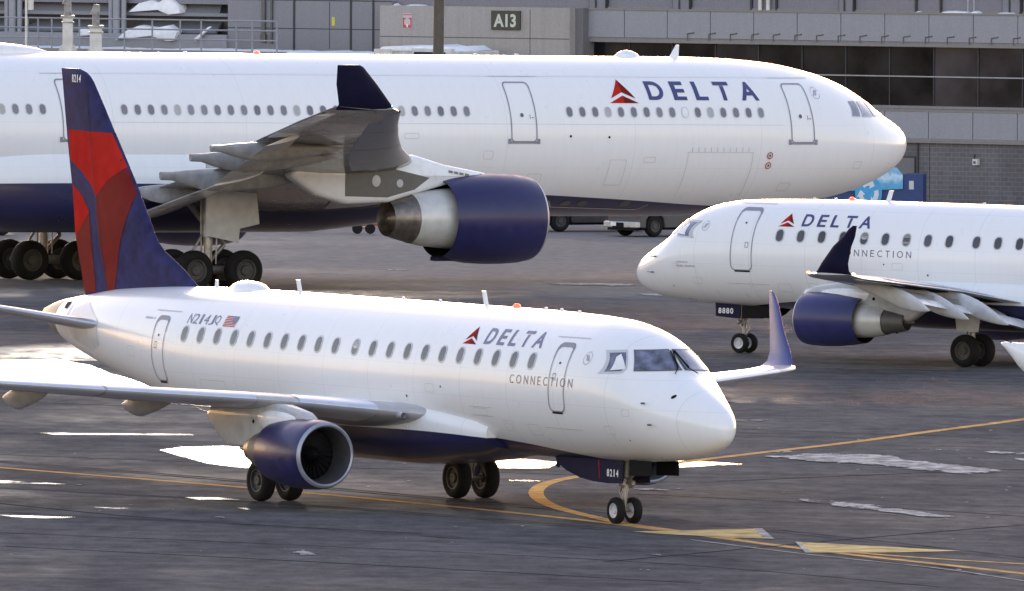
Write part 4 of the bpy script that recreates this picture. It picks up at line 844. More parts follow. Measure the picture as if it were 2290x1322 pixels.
for p in ICE: sheet('ice_patch', p, .02, ice, soft=.22)
for i in range(70):
    x, y = random.uniform(-11, 13), random.uniform(296, 372); s_ = random.uniform(.02, .07)
    if i == 0: sp = []
    sp.append((x, y, s_))
d = Dec()
for x, y, s_ in sp: d.poly(circ(x, y, s_, s_ * 2.5, n=7))
tag(d.build('ice_crumbs', crumb, lambda x, y: (x, y, gz(x, y, .02)), None), 'scattered crumbs of ice and snow on the wet asphalt', 'ice', kind='stuff')

tar = simple('crack_sealant', (.035, .034, .036), .8, spec=0)
for i, pts in enumerate(([(-16, 311), (-6, 306), (3, 300), (9, 292)], [(-14, 379), (0, 371), (13, 364.5)], [(3, 331), (9, 326), (15, 319)], [(-13, 347), (-4, 342.5), (3, 340)], [(2, 300), (8, 312), (13, 321)], [(-2, 460), (8, 455), (18, 449)], [(-18, 478), (0, 470), (16, 462)], [(5, 338), (11, 345), (17, 351)], [(-13, 324), (-8, 316), (-2, 311)], [(-11, 303), (-3, 297.5), (4, 292)])): line('sealed_crack', pts, .09, .004 + .0002 * i, tar, 6)
tyre_m = simple('rubber_marks', (.085, .079, .081), .85, var=.25, scale=.8, spec=0)
for i, pts in enumerate(([(-20, 352), (-8, 336.5), (2, 321), (8, 310), (14, 297)], [(-14, 331), (-4, 322), (5, 309), (10, 297)], [(-12, 318), (-3, 311), (5, 301)])):
    for q in (0, .55): line('tyre_mark', [(x + q, y) for x, y in pts], .26, .0022 + .0001 * i + .00005 * (q > 0), tyre_m, 10)

# ---------------------------------------------------------------- aircraft
PL = {k: dict(X=v[0], Y=v[1], h=v[2], pit=v[3]) for k, v in {'A': (4.883, 312.909, (0.5116, -0.85922), 0), 'B': (3.847, 424.253, (-0.79405, 0.60786), 0), 'C': (13.799, 493.868, (0.8358, 0.54904), 0.00346)}.items()}
regional_jet('A', 'white regional jet in the foreground with blue and red tail fin, number 8214', False, 'regional jets on the apron')
jb = regional_jet('B', 'white regional jet at right facing left, number 8880, dark raised winglet', True, 'regional jets on the apron')
wide_jet('C', 'very large wide-body airliner parked behind the others, dark winglet and huge blue engine')
# the pointed white tip of one more parked aircraft reaches into the frame at the right edge
ej = empty('light_jet', 'white pointed tip of a parked aircraft with a thin black probe at the right edge', 'airliner', Matrix.Translation((13.55 + 5.2, 385, gz(18.7, 385))) @ Matrix.Rotation(R(176), 4, 'Z'))
bb = Body(dict(L=13, nu=[(0, 2), (13, 2)], top=[(0, 1.80), (.1, 1.83), (.6, 1.80), (1.4, 1.86), (2.6, 2.5), (3.6, 2.75), (9, 2.75), (13, 2.4)], bot=[(0, 1.76), (.1, 1.66), (.75, .92), (1.6, .72), (9, .8), (13, 2.0)], w=[(0, .03), (.1, .08), (.8, .36), (2, .7), (3.4, .85), (9, .85), (13, .12)], zc=[(0, 1.78), (1, 1.4), (3, 1.7), (9, 1.75), (13, 2.2)]))
MB().loft(body_rings(bb, 5.2, 40)).build('fuselage', M['white'], ej, True)
for sg in (1, -1):
    MB().loft([foil(s, c, z, t, .12, 5.2, sg) for t, s, c, z in ((.5, 4.6, 2.6, 1.0), (6.4, 6.2, 1.2, 1.3), (6.7, 6.4, .9, 1.32))]).build('wing', M['white'], ej, True)
    MB().lathe([(0, .30), (-.1, .36), (-.8, .38), (-1.8, .25)], (-3.0, -sg * 1.3, 2.3), 'X', 20).build('engine', M['lgrey'], ej, True)
    MB().tube((-.6, -sg * 1.4, .3), (-.6, -sg * 1.4, 1.1), .06).lathe([(-.1, .1), (-.1, .28), (.1, .28), (.1, .1)], (-.6, -sg * 1.4, .28), 'Y', 20).build('main_gear', M['tyre'], ej, True)
MB().tube((5.2 - .30, .05, 1.80), (5.2 + .04, .1, 1.98), .014, n=5).build('probe', M['black'], ej)
MB().prism([(8.5, 2.6), (11, 4.6), (12.8, 4.6), (12, 2.4)], -.05, .05, lambda a, z, w: (5.2 - a, w, z)).build('tail_fin', M['white'], ej)
MB().tube((3.0, 0, .22), (3.0, 0, .9), .05).lathe([(-.08, .08), (-.08, .22), (.08, .22), (.08, .08)], (3.0, 0, .22), 'Y', 18).build('nose_gear', M['tyre'], ej, True)

# ---------------------------------------------------------------- the terminal (facade frame: x along it to the right, y out of it towards the apron)
YAW = 38.0
FM = Matrix.Translation((3.0458, 608, 0)) @ Matrix.Rotation(R(-YAW), 4, 'Z') @ Matrix.Scale(-1, 4, (0, 1, 0)) if False else Matrix.Translation((3.0458, 608, 0)) @ Matrix.Rotation(R(-YAW), 4, 'Z')
# in this frame local +x = along the facade (right, nearer), local -y = out of the wall
GB = -.30
def cladding(name, col, rough=.45, stain=.3, metal=.0):
    m, nt, b, new, link = node_mat(name); tc = new('ShaderNodeTexCoord'); o = tc.outputs['Object']
    n1 = noise(nt, o, .5, 4, .6); n2 = noise(nt, o, 1.2, 5, .65, (2.5, 1, .25)); n3 = noise(nt, o, 9, 3)
    c = mix(nt, col, tuple(x * .72 for x in col), math_(nt, 'MULTIPLY', ramp(nt, n2, [(.45, 0), (.8, 1)]), stain * 2))
    c = mix(nt, c, tuple(min(1, x * 1.18) for x in col), math_(nt, 'MULTIPLY', n1, .5)); c = mix(nt, c, ramp(nt, n3, [(.3, .85), (.7, 1.12)]), .5, blend='MULTIPLY')
    link(c, b.inputs['Base Color']); b.inputs['Roughness'].default_value = rough; b.inputs['Metallic'].default_value = metal; return m
def block_mat():
    m, nt, b, new, link = node_mat('concrete_block'); tc = new('ShaderNodeTexCoord'); sp_ = new('ShaderNodeSeparateXYZ'); cb = new('ShaderNodeCombineXYZ'); link(tc.outputs['Object'], sp_.inputs[0]); link(sp_.outputs['X'], cb.inputs['X']); link(sp_.outputs['Z'], cb.inputs['Y'])
    br = new('ShaderNodeTexBrick'); link(cb.outputs[0], br.inputs['Vector']); br.inputs['Scale'].default_value = 1; br.inputs['Brick Width'].default_value = .4; br.inputs['Row Height'].default_value = .2; br.inputs['Mortar Size'].default_value = .012; br.inputs['Mortar Smooth'].default_value = .3
    br.inputs['Color1'].default_value = (.115, .108, .118, 1); br.inputs['Color2'].default_value = (.135, .125, .135, 1); br.inputs['Mortar'].default_value = (.20, .195, .205, 1)
    n = noise(nt, tc.outputs['Object'], .6, 5, .6, (1, 1, .5)); c = mix(nt, br.outputs['Color'], ramp(nt, n, [(.3, .72), (.75, 1.25)]), .8, blend='MULTIPLY'); link(c, b.inputs['Base Color']); b.inputs['Roughness'].default_value = .85; return m
pan, conc, siding, upper = cladding('grey_metal_panel', (.27, .275, .31), .5, .2), cladding('stained_concrete', (.34, .32, .305), .85, .45), cladding('grey_metal_siding', (.20, .205, .225), .5, .15), cladding('upper_wall_panel', (.19, .19, .225), .5, .2)
trim, dark = cladding('window_trim', (.22, .21, .21), .6, .3), simple('dark_mullion', (.035, .034, .038), .6)
tglass2 = simple('painted_reflection_glass', (.024, .024, .033), .15, var=.5, scale=.25, spec=.5)  # paler copy of the dark panes, bluish reflections put into its colour
tglass = simple('dark_terminal_glass', (.009, .009, .012), .15, var=.6, scale=.35, spec=.25)
snow = simple('snow', (.80, .81, .84), .7, var=.04, scale=4)
term = empty('terminal_building', 'long grey airport terminal with dark ribbon windows behind the wide airliner', 'building', FM)
def P(name, mat, *boxes, bevel=0, parent=None):
    """boxes: (x0,x1,out0,out1,z0,z1) in the facade frame, out = metres in front of the wall"""
    m = MB()
    for x0, x1, o0, o1, z0, z1 in boxes: m.box(((x0 + x1) / 2, -(o0 + o1) / 2, (z0 + z1) / 2), (x1 - x0, o1 - o0, z1 - z0))
    return m.build(name, mat, parent or term, bevel=bevel)
XE, XW, TOP = 62.0, -58.0, 9.7
P('roof', cladding('roof_membrane', (.16, .16, .16), .8), (XW, XE, -30, -.1, TOP - .3, TOP), (XW, XE, -30, -29.6, GB, TOP - .3), (XE - .3, XE, -29.6, -.2, GB, TOP - .3), (XW, XW + .3, -29.6, -.2, GB, TOP - .3))
P('upper_wall', upper, (XW, XE, -.5, -.35, 7.9, TOP - .3)); P('upper_wall_base', trim, (.2, XE, -.34, -.28, 7.98, 8.05))
m_ = []
j = -15.3
J = 2.352
for k in range(-26, 27):
    x = 2.39 + J * k
P('parapet_cap', trim, (0.0, XE, -.3, .14, 7.9, 7.98))
i = 0
for k in range(0, 26):
    x0, x1 = .02 + J * k, .02 + J * (k + 1)
    if x1 > XE: break
    P('wall_panel', pan, (x0 + .02, x1 - .02, -.3, .1, 6.72, 7.895)); P('wall_panel', pan, (x0 + .02, x1 - .02, -.3, .1, 2.58, 3.72))
    pane = P('window', tglass if k < 8 and k % 5 != 3 else tglass2, (x0 + .03, x1 - .03, -.45, -.3, 3.98, 6.50)); P('window_frame', dark, (x0 - .03, x0 + .03, -.30, -.26, 3.98, 6.50), parent=pane)
P('panel_backing', dark, (0, XE, -.34, -.305, 2.5, 7.9))
P('window_head', trim, (0, XE, -.3, .05, 6.50, 6.715)); P('window_sill', trim, (0, XE, -.3, .12, 3.725, 3.85), (0, XE, -.3, .16, 3.855, 3.97)); P('band_trim', trim, (0, XE, -.3, .12, 2.47, 2.575), (0, XE, -.3, .17, 2.39, 2.465))
P('transom', simple('pale_transom', (.34, .34, .36), .4), (.0, XE, -.298, -.2, 5.20, 5.25))
P('block_wall', block_mat(), (0, XE, -.4, 0, GB, 2.385))
P('wall_joint', dark, *[(.02 + J * k - .02, .02 + J * k + .02, 0, .006, GB, 2.38) for k in (8, 11, 14)])
for k in range(44):
    x = 5.85 + 1.165 * k
    if x > XE - 1: break
    MB().tube((x, -.13, 6.62), (x, -.13, 6.92), .02, n=6).tube((x, -.13, 6.92), (x + .34, -.13, 6.96), .02, n=6).tube((x + .34, -.13, 6.98), (x + .34, -.02, 6.90), .025, n=6).build('wall_bracket', M['dgrey'], term)
for xa, xb in ((.24, 1.10), (4.83, 5.69), (13.85, 14.55), (22.54, 23.43), (31.6, 32.5), (-20.0, -19.2)):
    P('pilaster', upper, (xa, xb, -.35, -.15, 7.98, TOP - .3)); P('pilaster_joint', dark, (xa - .06, xa, -.35, -.20, 7.98, TOP - .3), (xb, xb + .06, -.35, -.2, 7.98, TOP - .3), ((xa + xb) / 2 - .1, (xa + xb) / 2 - .02, -.149, -.12, 7.98, TOP - .3))  # dark joints beside and down the middle of each pilaster
for x in (9.0, 10.36, 17.85, 19.17, 27.2, 28.5, 36.0): P('mullion', dark, (x - .05, x + .05, -.35, -.27, 7.98, TOP - .3))
# concrete stair block with the gate number
P('concrete_block', conc, (-10.62, -.02, -.3, .9, GB, 7.98))
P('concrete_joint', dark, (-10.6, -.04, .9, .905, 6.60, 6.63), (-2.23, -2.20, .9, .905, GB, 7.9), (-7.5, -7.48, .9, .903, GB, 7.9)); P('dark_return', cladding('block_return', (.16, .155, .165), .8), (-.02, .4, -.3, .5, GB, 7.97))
# ribbed metal wing, left of the block
P('siding', siding, (-20, -10.64, -.4, 0, GB, 8.15)); P('siding_seam', dark, (-20, -10.64, 0, .006, 6.86, 6.90), (-20, -10.64, 0, .006, 8.12, 8.16), *[(x - .05, x + .05, 0, .03, GB, 8.6) for x in (-16.2, -12.97, -11.7)], (-14.2, -14.17, .0, .01, 6.0, 8.1))
P('upper_siding', siding, (-58, -10.64, -.5, -.34, 8.16, TOP - .3))
P('yellow_placard', simple('yellow_placard_paint', (.55, .50, .08), .5), (-14.05, -13.88, 0, .02, 7.03, 7.42))
P('cable_tray', M['dgrey'], (-18.0, -17.8, .0, .12, 6.3, 8.2), (-17.5, -17.4, 0, .1, 6.2, 8.2), (-18.05, -17.75, 0, .14, 6.25, 6.6))
# recessed bays at the far left
P('bay_back_wall', cladding('bay_wall', (.11, .105, .105), .7), (-58, -20, -1.6, -1.4, GB, 8.2)); P('bay_floor', pan, (-58, -20, -1.4, .1, 5.6, 6.55))
P('bay_spandrel', siding, (-58, -20, -.6, -.4, 7.35, 7.5))
for k in range(6):
    x0 = -26.6 - 6.1 * k + .3; x1 = x0 + 5.4
    m = MB(); m.add([(x0, .5, 7.5), (x1, .5, 7.5), (x1 - .4, 1.3, 8.25), (x0 + .4, 1.3, 8.25), (x0, .58, 7.44), (x1, .58, 7.44), (x1 - .4, 1.4, 8.2), (x0 + .4, 1.4, 8.2)], [(0, 1, 2, 3), (4, 5, 6, 7), (0, 1, 5, 4), (1, 2, 6, 5), (2, 3, 7, 6), (3, 0, 4, 7)]); m.build('bay_hood', siding, term)
    m = MB(); m.add([(x0, .2, 6.62), (x1, .2, 6.62), (x1 - .5, 1.3, 7.1), (x0 + .5, 1.3, 7.1), (x0, .3, 6.55), (x1, .3, 6.55), (x1 - .5, 1.4, 7.0), (x0 + .5, 1.4, 7.0)], [(0, 1, 2, 3), (4, 5, 6, 7), (0, 1, 5, 4), (1, 2, 6, 5), (2, 3, 7, 6), (3, 0, 4, 7)]); m.build('bay_hood', siding, term)
    for q in (0, .35, .75): MB().tube((x0 - .55 + q, .1, 5.6), (x0 - .55 + q, .1, TOP - .4), .12 if q != .35 else .19, n=14).build('column', pan, term, True)

# snow lying on ledges and hoods
def drift(pts, w0, w1, label):
    """pts: (x, z) outline in the facade frame"""
    n = len(pts); m = MB(); v = [(x, -w0, z) for x, z in pts] + [(x, -w1, z - .05) for x, z in pts]
    f = [(i, (i + 1) % n, n + (i + 1) % n, n + i) for i in range(n)]
    for t in tessellate_polygon([[Vector((a, b, 0)) for a, b in pts]]): f += [tuple(t), tuple(n + i for i in t)]
    o = m.add(v, f).build('snow_drift', snow, None, True, bevel=.03); o.matrix_world = FM; return tag(o, label, 'snow', 'snow lying on the terminal ledges', 'stuff')
drift([(-25.9, 7.55), (-25.3, 7.95), (-24.6, 8.1), (-24.2, 7.98), (-23.9, 8.12), (-23.4, 8.15), (-23.0, 7.85), (-22.9, 7.52), (-23.6, 7.46), (-24.2, 7.66)], -.75, -.15, 'large snow heap on the upper hood beside the vent columns')
drift([(-26.3, 6.3), (-25.6, 6.75), (-24.9, 6.95), (-24.0, 6.86), (-23.2, 6.98), (-22.7, 6.7), (-22.9, 6.3), (-23.3, 6.28), (-24.2, 6.5)], -.1, .3, 'large snow heap on the lower hood behind the railing')
drift([(-28.4, 6.45), (-28.3, 6.75), (-27.8, 6.78), (-27.5, 6.5)], .1, .4, 'small snow heap between the two white vent stacks')
drift([(-21.8, 6.35), (-20.9, 6.95), (-20.8, 6.9), (-21.6, 6.3)], .1, .3, 'thin sloping strip of snow right of the lower hood')
for a, c, w, z, h, l in ((19.4, 20.9, .1, 7.98, .09, 'snow strip on the parapet near the right edge'), (20.9, 21.5, .1, 7.98, .1, 'short snow lump on the parapet beside the thin rods'), (22.3, 23.3, .1, 7.98, .06, 'thin snow on the parapet by the last pilaster'), (-10.2, -9.8, .7, 7.98, .08, 'snow lump on the left end of the concrete block'), (-9.5, -8.3, .7, 7.98, .06, 'thin snow strip on top of the concrete block'), (18.0, 18.3, .1, 7.98, .05, 'tiny snow patch on the parapet')):
    drift([(a, z), (a + .2, z + h), ((a + c) / 2, z + h * 1.2), (c - .15, z + h * .8), (c, z)], w - .35, w, l)

# walkway deck in front of the left wing, its railing, vents
walk = empty('elevated_walkway', 'snow covered elevated walkway roof in front of the metal wall', 'walkway', FM)
P('deck', conc, (-44, -6.4, 1.5, 5.5, 5.45, 5.8), parent=walk); P('fascia', trim, (-44, -12.2, 5.5, 5.6, 5.5, 5.95), parent=walk)
for k in range(8): P('support_post', M['dgrey'], (-42.5 + 5 * k, -42.1 + 5 * k, 3.2, 3.6, GB, 5.45), parent=walk)
sn = MB(); rr = random.Random(3); q = []
for i in range(78): q.append((-43.9 + i * .48, 5.86 + rr.random() * .10))
v = [(x, -5.45, z) for x, z in q] + [(x, -1.6, z + .03) for x, z in q] + [(x, -5.5, 5.8) for x, z in q]; n_ = len(q)
sn.add(v, [(i, i + 1, n_ + i + 1, n_ + i) for i in range(n_ - 1)] + [(i, i + 1, 2 * n_ + i + 1, 2 * n_ + i) for i in range(n_ - 1)])
o = sn.build('snow_layer', snow, None, True); o.matrix_world = FM; tag(o, 'long layer of snow on the walkway roof', 'snow', 'snow lying on the terminal ledges', 'stuff')
rail = empty('railing', 'grey pipe railing along the walkway left of the concrete block', 'railing', FM)
rm = simple('railing_paint', (.25, .26, .30), .5)
for z in (6.42, 6.85, 7.28): MB().tube((-44, -5.3, z), (-12.9, -5.3, z), .035, n=8).build('rail', rm, rail, True)
for x in (-43, -40, -37.5, -36.2, -35.6, -34.9, -34.3, -33.4, -32.4, -31.1, -30.2, -28.9, -27.2, -26.6, -25.8, -24.2, -23.2, -21.6, -20.0, -18.4, -17.2, -15.2, -14.3, -12.9): MB().tube((x, -5.3, 5.8), (x, -5.3, 7.28), .04, n=8).build('post', rm, rail, True)
# white vent stacks
vm = simple('white_painted_steel', (.62, .61, .58), .5, var=.08, scale=2)
for X, Y, z0, z1, w, lab in ((-19.14, 598, 5.9, 7.65, .44, 'white vent stack with dark cap, left one of the pair'), (-17.87, 596, 5.75, 7.25, .52, 'white vent stack with bracketed collar, right one of the pair')):
    e = empty('vent_stack', lab, 'vent', Matrix.Translation((X, Y, 0)), 'white vent stacks on the walkway roof')
    MB().box((0, 0, (z0 + z1) / 2), (w, w, z1 - z0)).build('body', vm, e, bevel=.03)
    for sx in (-1, 1): MB().prism([(0, 0), (.30, 0), (.08, .5), (0, .55)], -.03, .03, lambda a, c, ww, sx=sx, w=w, z0=z0: (sx * (w / 2 + a), ww, z0 + c)).build('foot_bracket', vm, e)
    MB().box((0, 0, z1 + .0), (w + .16, w + .16, .10)).box((0, 0, z1 - .25), (w + .1, w + .1, .05)).build('collar', simple('stained_steel', (.33, .32, .28), .6, var=.3), e, bevel=.01)
    MB().tube((0, 0, z1 + .05), (0, 0, z1 + .55), .16, n=14).tube((-.05, 0, z1 + .5), (.05, 0, z1 + .95), .2, .12, n=12).build('cap', simple('dirty_cap_metal', (.24, .23, .22), .6, var=.3), e, True)
    MB().box((0, 0, (GB + z0) / 2), (.3, .3, z0 - GB)).build('support_post', M['dgrey'], e)
e = empty('vent_stack', 'small dark and white vent at the top left corner', 'vent', Matrix.Translation((-21.0, 600, 0)), 'white vent stacks on the walkway roof'); MB().tube((0, 0, 5.8), (0, 0, 8.4), .05, n=8).tube((.2, 0, 7.9), (.2, 0, 8.5), .12, n=10).build('body', vm, e, True)
# dark vertical pole
po = empty('light_pole', 'dark brown steel pole rising past the concrete block', 'pole', Matrix.Translation((-3.06, 560, gz(-3, 560))) @ Matrix.Rotation(R(.5), 4, 'Y'))
MB().tube((0, 0, 0), (0, 0, 17), .23, .205, n=20).build('shaft', simple('brown_steel', (.075, .065, .055), .6, var=.15), po, True); MB().box((0, 0, .1), (.8, .8, .25)).build('base_plate', M['dgrey'], po, bevel=.03); MB().box((.0, -.5, 17), (2.2, .5, .3)).build('lamp_head', M['dgrey'], po, bevel=.03)
# boarding-bridge cab with snow on its roof, just behind the crown of the wide jet
br = empty('boarding_bridge', 'white boarding bridge cab with dark grille below the gate sign', 'boarding bridge', FM)
P('cab', vm, (-7.2, -2.9, 2.2, 5.2, 3.6, 6.10), parent=br, bevel=.05); P('roof_cover', vm, (-7.3, -6.4, 5.2, 5.5, 5.6, 6.15), (-5.2, -3.0, 5.2, 5.5, 5.55, 6.2), parent=br, bevel=.03); P('grille', dark, (-5.0, -3.3, 5.5, 5.53, 5.6, 6.05), *[(-5.0 + i * .12, -4.97 + i * .12, 5.53, 5.56, 5.6, 6.05) for i in range(15)], parent=br); P('leg', M['dgrey'], (-5.4, -5.0, 3.5, 3.9, GB, 3.6), (-4.0, -3.6, 3.5, 3.9, GB, 3.6), parent=br)
drift([(-7.25, 6.12), (-7.0, 6.3), (-5.5, 6.28), (-4.9, 6.36), (-4.3, 6.27), (-3.4, 6.33), (-2.95, 6.12)], 2.6, 5.3, 'snow covering the boarding bridge cab roof')
# gate sign
sg_ = empty('gate_sign', 'dark rectangular gate sign reading A13', 'sign', FM)
P('board', simple('sign_board', (.045, .048, .038), .5), (-4.32, -2.72, .905, .99, 6.98, 7.82), parent=sg_, bevel=.01)
d = Dec(); d.text('A13', lambda u, v: (-4.17 + 1.24 * u, 7.10 + .58 * v), 0, .035); d.build('lettering', simple('sign_lettering', (.55, .56, .47), .5), lambda x, z: (x, -.996, z), sg_)
rs = empty('warning_sign', 'small red and white notice on the concrete block', 'sign', FM)
P('board', simple('sign_white', (.55, .45, .47), .5), (-9.32, -8.78, .905, .93, 6.98, 7.64), parent=rs)
rd_ = simple('sign_red', (.45, .08, .085), .5); d = Dec()
d.poly([(-9.3, 7.56), (-8.8, 7.56), (-8.8, 7.60), (-9.3, 7.60)]); d.poly([(-9.3, 7.0), (-8.8, 7.0), (-8.8, 7.14), (-9.3, 7.14)]); d.poly([(-9.3, 7.14), (-9.22, 7.14), (-9.22, 7.45), (-9.3, 7.45)]); d.poly([(-8.88, 7.14), (-8.8, 7.14), (-8.8, 7.45), (-8.88, 7.45)]); d.poly([(-9.22, 7.38), (-9.14, 7.38), (-9.14, 7.45), (-9.22, 7.45)]); d.poly([(-8.96, 7.38), (-8.88, 7.38), (-8.88, 7.45), (-8.96, 7.45)])
d.build('red_print', rd_, lambda x, z: (x, -.936, z), rs); Dec().poly(circ(-9.05, 7.10, .05, .08)).build('white_dot', M['wlet'], lambda x, z: (x, -.94, z), rs)
e = empty('wall_lamp', 'small white wall lamp on the concrete block wall', 'lamp', FM); P('housing', vm, (21.25, 21.5, .0, .22, 1.48, 1.75), parent=e, bevel=.02); P('lens', M['dgrey'], (21.31, 21.44, .22, .23, 1.55, 1.66), parent=e); P('conduit', dark, (21.2, 21.26, 0, .04, 1.7, 1.95), parent=e)
e = empty('vent_pipe', 'pair of cream vent pipes standing on the parapet', 'vent', FM)
for x in (9.55, 9.98): MB().tube((x, .2, 7.98), (x, .2, 9.0), .09, n=12).build('pipe', vm, e, True)
e = empty('antenna_mast', 'pair of thin pale rods standing in snow on the parapet', 'antenna', FM)
for x in (20.75, 21.07): MB().tube((x, .1, 7.98), (x, .1, 9.2), .018, n=6).build('rod', M['lgrey'], e)
P('door_frame', dark, (18.20, 18.27, 0, .05, GB, 2.36), (16.2, 18.1, 0, .05, 1.75, 1.81), (18.05, 18.11, 0, .05, GB, 1.75)); P('door', cladding('steel_door', (.15, .145, .155), .6), (16.3, 18.03, .0, .03, GB, 1.74))

# ---------------------------------------------------------------- recycling compactor by the terminal
cpm = Matrix.Translation((14.6, 586, gz(14.6, 586))) @ Matrix.Rotation(R(-6), 4, 'Z')
cp = empty('recycling_compactor', 'blue waste compactor with recycling symbol beneath the airliner nose', 'compactor', cpm)
cb_ = simple('compactor_blue', (.012, .04, .16), .5, var=.12)
MB().prism([(-3.2, .0), (2.72, .0), (2.72, 1.46), (1.85, 1.46), (1.85, 1.1), (-3.2, 1.1)], 0, 1.8, lambda a, c, w: (a, w, c)).build('body', cb_, cp, bevel=.03)
def sky_panel():
    m, nt, b, new, link = node_mat('printed_sky_panel'); tc = new('ShaderNodeTexCoord'); sp_ = new('ShaderNodeSeparateXYZ'); link(tc.outputs['Object'], sp_.inputs[0])
    n = noise(nt, tc.outputs['Object'], 2.2, 5, .6); z = math_(nt, 'ADD', sp_.outputs['Z'], math_(nt, 'MULTIPLY', n, .9)); mr = new('ShaderNodeMapRange'); link(z, mr.inputs[0]); mr.inputs[1].default_value = 1.15; mr.inputs[2].default_value = 2.35
    link(ramp(nt, mr.outputs[0], [(0, (.06, .28, .52)), (.32, (.10, .38, .62)), (.46, (.30, .52, .70)), (.58, (.52, .66, .78)), (.72, (.16, .42, .66)), (1, (.30, .55, .72))]), b.inputs['Base Color']); b.inputs['Roughness'].default_value = .5; return m
MB().prism([(-3.0, .62), (1.86, .84), (1.86, 1.42), (1.6, 1.74), (-1.9, 1.74), (-3.0, 1.3)], -.14, -.01, lambda a, c, w: (a, w, c)).build('printed_panel', sky_panel(), cp)
rc = simple('recycle_blue', (.05, .32, .60), .5); rw = simple('recycle_white', (.62, .66, .72), .5)
d = Dec(); d.poly(circ(.42, .66, .57, .74, n=32)); d.build('symbol_disc', rc, lambda x, z: (x, -.150, z), cp)
d = Dec()
for k in range(3):
    def pt(r, a): return (.42 + r * math.cos(R(a)) * .98, .66 + r * math.sin(R(a)) * 1.25)
    a0 = 90 + 120 * k
    d.poly([pt(.44, a0 + 46 - 12 * i) for i in range(6)] + [pt(.25, a0 - 14 + 12 * i) for i in range(6)])
    d.poly([pt(.53, a0 - 14), pt(.36, a0 - 48), pt(.15, a0 - 14)])
d.build('recycling_symbol', rw, lambda x, z: (x, -.158, z), cp)
MB().box((2.22, -.012, 1.0), (.2, .02, .36)).build('notice', M['lgrey'], cp)
for x in (-2.8, 2.3): MB().box((x, .9, .06), (.3, 1.7, .12)).build('skid', M['dgrey'], cp)

# ---------------------------------------------------------------- vehicles
def pickup(label, X, Y, head, paint):
    """origin under the rear axle; heading in degrees from +x (right) towards +y (away)"""
    r = empty('pickup_truck', label, 'pickup truck', Matrix.Translation((X, Y, gz(X, Y))) @ Matrix.Rotation(R(head), 4, 'Z'), 'pickup trucks parked behind the wide airliner')
    side = [(-.80, .36), (-.5, .34), (-.46, .68), (-.3, .84), (0, .90), (.3, .84), (.46, .68), (.5, .34), (3.05, .34), (3.1, .68), (3.26, .84), (3.56, .90), (3.86, .84), (4.02, .68), (4.06, .50), (4.5, .52), (4.52, .95), (4.35, 1.10), (3.1, 1.20), (2.5, 1.82), (1.15, 1.84), (.95, 1.22), (-.80, 1.22)]
    MB().prism(side, -.93, .93, lambda a, c, w: (a, w, c)).build('body', paint, r, bevel=.04)
    MB().prism([(1.12, 1.26), (1.28, 1.74), (2.42, 1.74), (2.88, 1.26)], -.94, .94, lambda a, c, w: (a, w, c)).build('side_window', M['glass'], r)
    MB().box((-.80, 0, .95), (.05, 1.60, .42)).build('tailgate', paint, r, bevel=.01)
    MB().box((-.92, 0, .48), (.22, 1.9, .24)).build('rear_bumper', simple('chromed_bumper', (.45, .45, .48), .3, metal=.6), r, bevel=.04)
    MB().box((-1.04, .1, .46), (.02, .62, .20)).build('step_pad', M['black'], r); MB().box((-1.05, .35, .50), (.02, .30, .15)).build('number_plate', M['wlet'], r)
    for y in (-.85, .85): MB().box((-.83, y, .98), (.04, .14, .34)).build('tail_lamp', simple('tail_lamp_red', (.35, .03, .03), .3), r); MB().box((4.5, y * .85, .85), (.05, .25, .16)).build('headlight', M['lgrey'], r)
    MB().box((1.6, 0, .36), (5.2, 1.5, .2)).build('underbody', M['black'], r)
    for x in (0, 3.56):
        for y in (-.80, .80): wheel((x, y, .42), .42, .28, r, M['hubd'], n=24)
    return r
sil_, gry = simple('silver_car_paint', (.07, .07, .075), .5, metal=.1, coat=.1), simple('dark_grey_car_paint', (.05, .049, .05), .35, metal=.3, coat=.4)
pickup('silver pickup truck seen from behind under the airliner belly, white number plate', 4.95, 541.3, 42, sil_)
pickup('dark grey pickup truck behind the large blue engine, its rear wheel in view', 1.45, 546.5, 30, gry)
pickup('pickup truck half hidden by the right-hand jet, next to the silver one', 8.6, 551.0, 25, simple('pewter_car_paint', (.20, .20, .215), .35, metal=.4, coat=.4))
tb = empty('tow_bar', 'orange aircraft tow bar lying on the apron with two small black wheels', 'tow bar', Matrix.Translation((-5.8, 540, gz(-5.8, 540))) @ Matrix.Rotation(R(4), 4, 'Z'))
org = simple('orange_red_paint', (.45, .12, .04), .5, var=.3, scale=3)
MB().tube((-2.4, 0, .26), (1.0, 0, .36), .05, n=8).box((-2.3, 0, .22), (.4, .5, .12)).build('bar', org, tb, True)
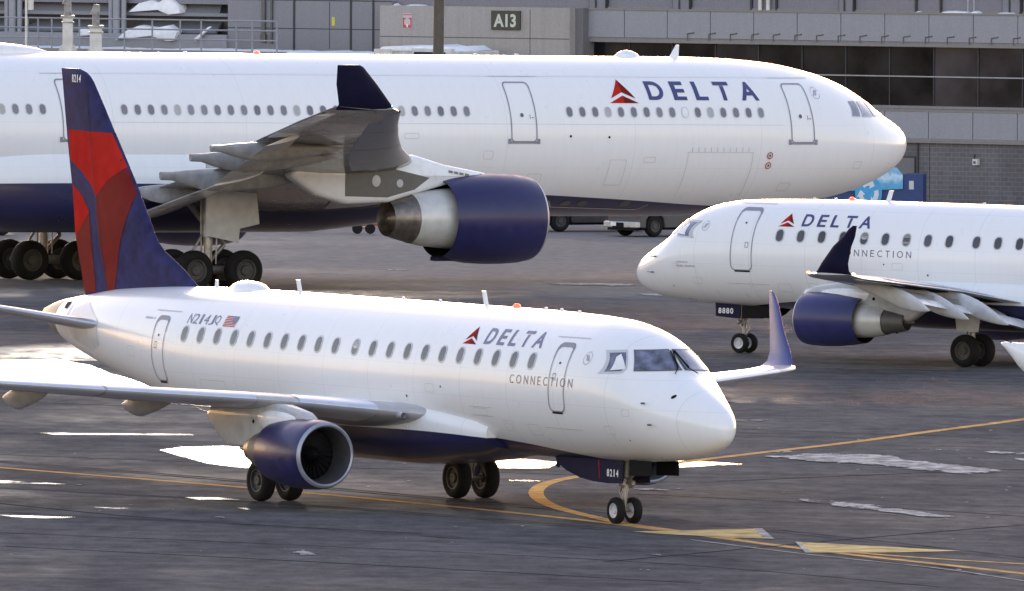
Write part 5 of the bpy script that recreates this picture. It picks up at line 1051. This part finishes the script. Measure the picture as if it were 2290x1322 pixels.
for x in (-.25, .25): MB().lathe([(-.08, .05), (-.1, .2), (.1, .2), (.08, .05)], (x, -.5, .2), 'Y', 18, cap=True).build('wheel', M['tyre'], tb, True)
MB().tube((-.3, -.4, .2), (.3, .4, .25), .04, n=8).build('axle', M['strut'], tb)
# ground support vehicles glimpsed behind the landing gear at the left
def tug(label, X, Y, head, col, acc):
    r = empty('tow_tractor', label, 'tractor', Matrix.Translation((X, Y, gz(X, Y))) @ Matrix.Rotation(R(head), 4, 'Z'), 'service tractors behind the main landing gear')
    MB().prism([(-1.6, .3), (1.6, .3), (1.65, .75), (.6, .85), (.5, .9), (-1.6, .9)], -.8, .8, lambda a, c, w: (a, w, c)).build('body', col, r, bevel=.04)
    MB().prism([(-.7, .9), (.35, .9), (.2, 1.6), (-.65, 1.6)], -.65, .65, lambda a, c, w: (a, w, c)).build('cab', M['white'], r, bevel=.03)
    MB().prism([(-.55, 1.0), (.22, 1.0), (.12, 1.5), (-.5, 1.5)], -.66, .66, lambda a, c, w: (a, w, c)).build('cab_window', M['glass'], r)
    MB().box((1.68, 0, .45), (.12, 1.5, .18)).box((-1.66, 0, .45), (.1, 1.5, .18)).build('bumper', acc, r, bevel=.02)
    for x in (-1.05, 1.05):
        for y in (-.68, .68): wheel((x, y, .34), .34, .24, r, M['hubd'], n=20)
    return r
ylw = simple('safety_yellow', (.50, .27, .03), .5)
tug('dark tow tractor at the far left edge behind the landing gear', -20.6, 531, 8, simple('tractor_dark', (.05, .05, .055), .5), ylw)
tug('grey tow tractor with white cab glimpsed between the left wheels', -17.6, 538, -6, simple('tractor_grey', (.25, .25, .26), .5), ylw)
e = empty('belt_loader', 'low trailer with a yellow rail behind the blue and red tail fin', 'trailer', Matrix.Translation((-14.6, 541, gz(-14.6, 541)))); MB().box((0, 0, .75), (3.6, 1.4, .18)).build('bed', M['dgrey'], e, bevel=.02); MB().box((0, -.72, 1.0), (3.4, .06, .12)).build('side_rail', ylw, e)
for x in (-1.2, 1.2): MB().lathe([(-.1, .1), (-.12, .28), (.12, .28), (.1, .1)], (x, -.6, .28), 'Y', 18, cap=True).build('wheel', M['tyre'], e, True)
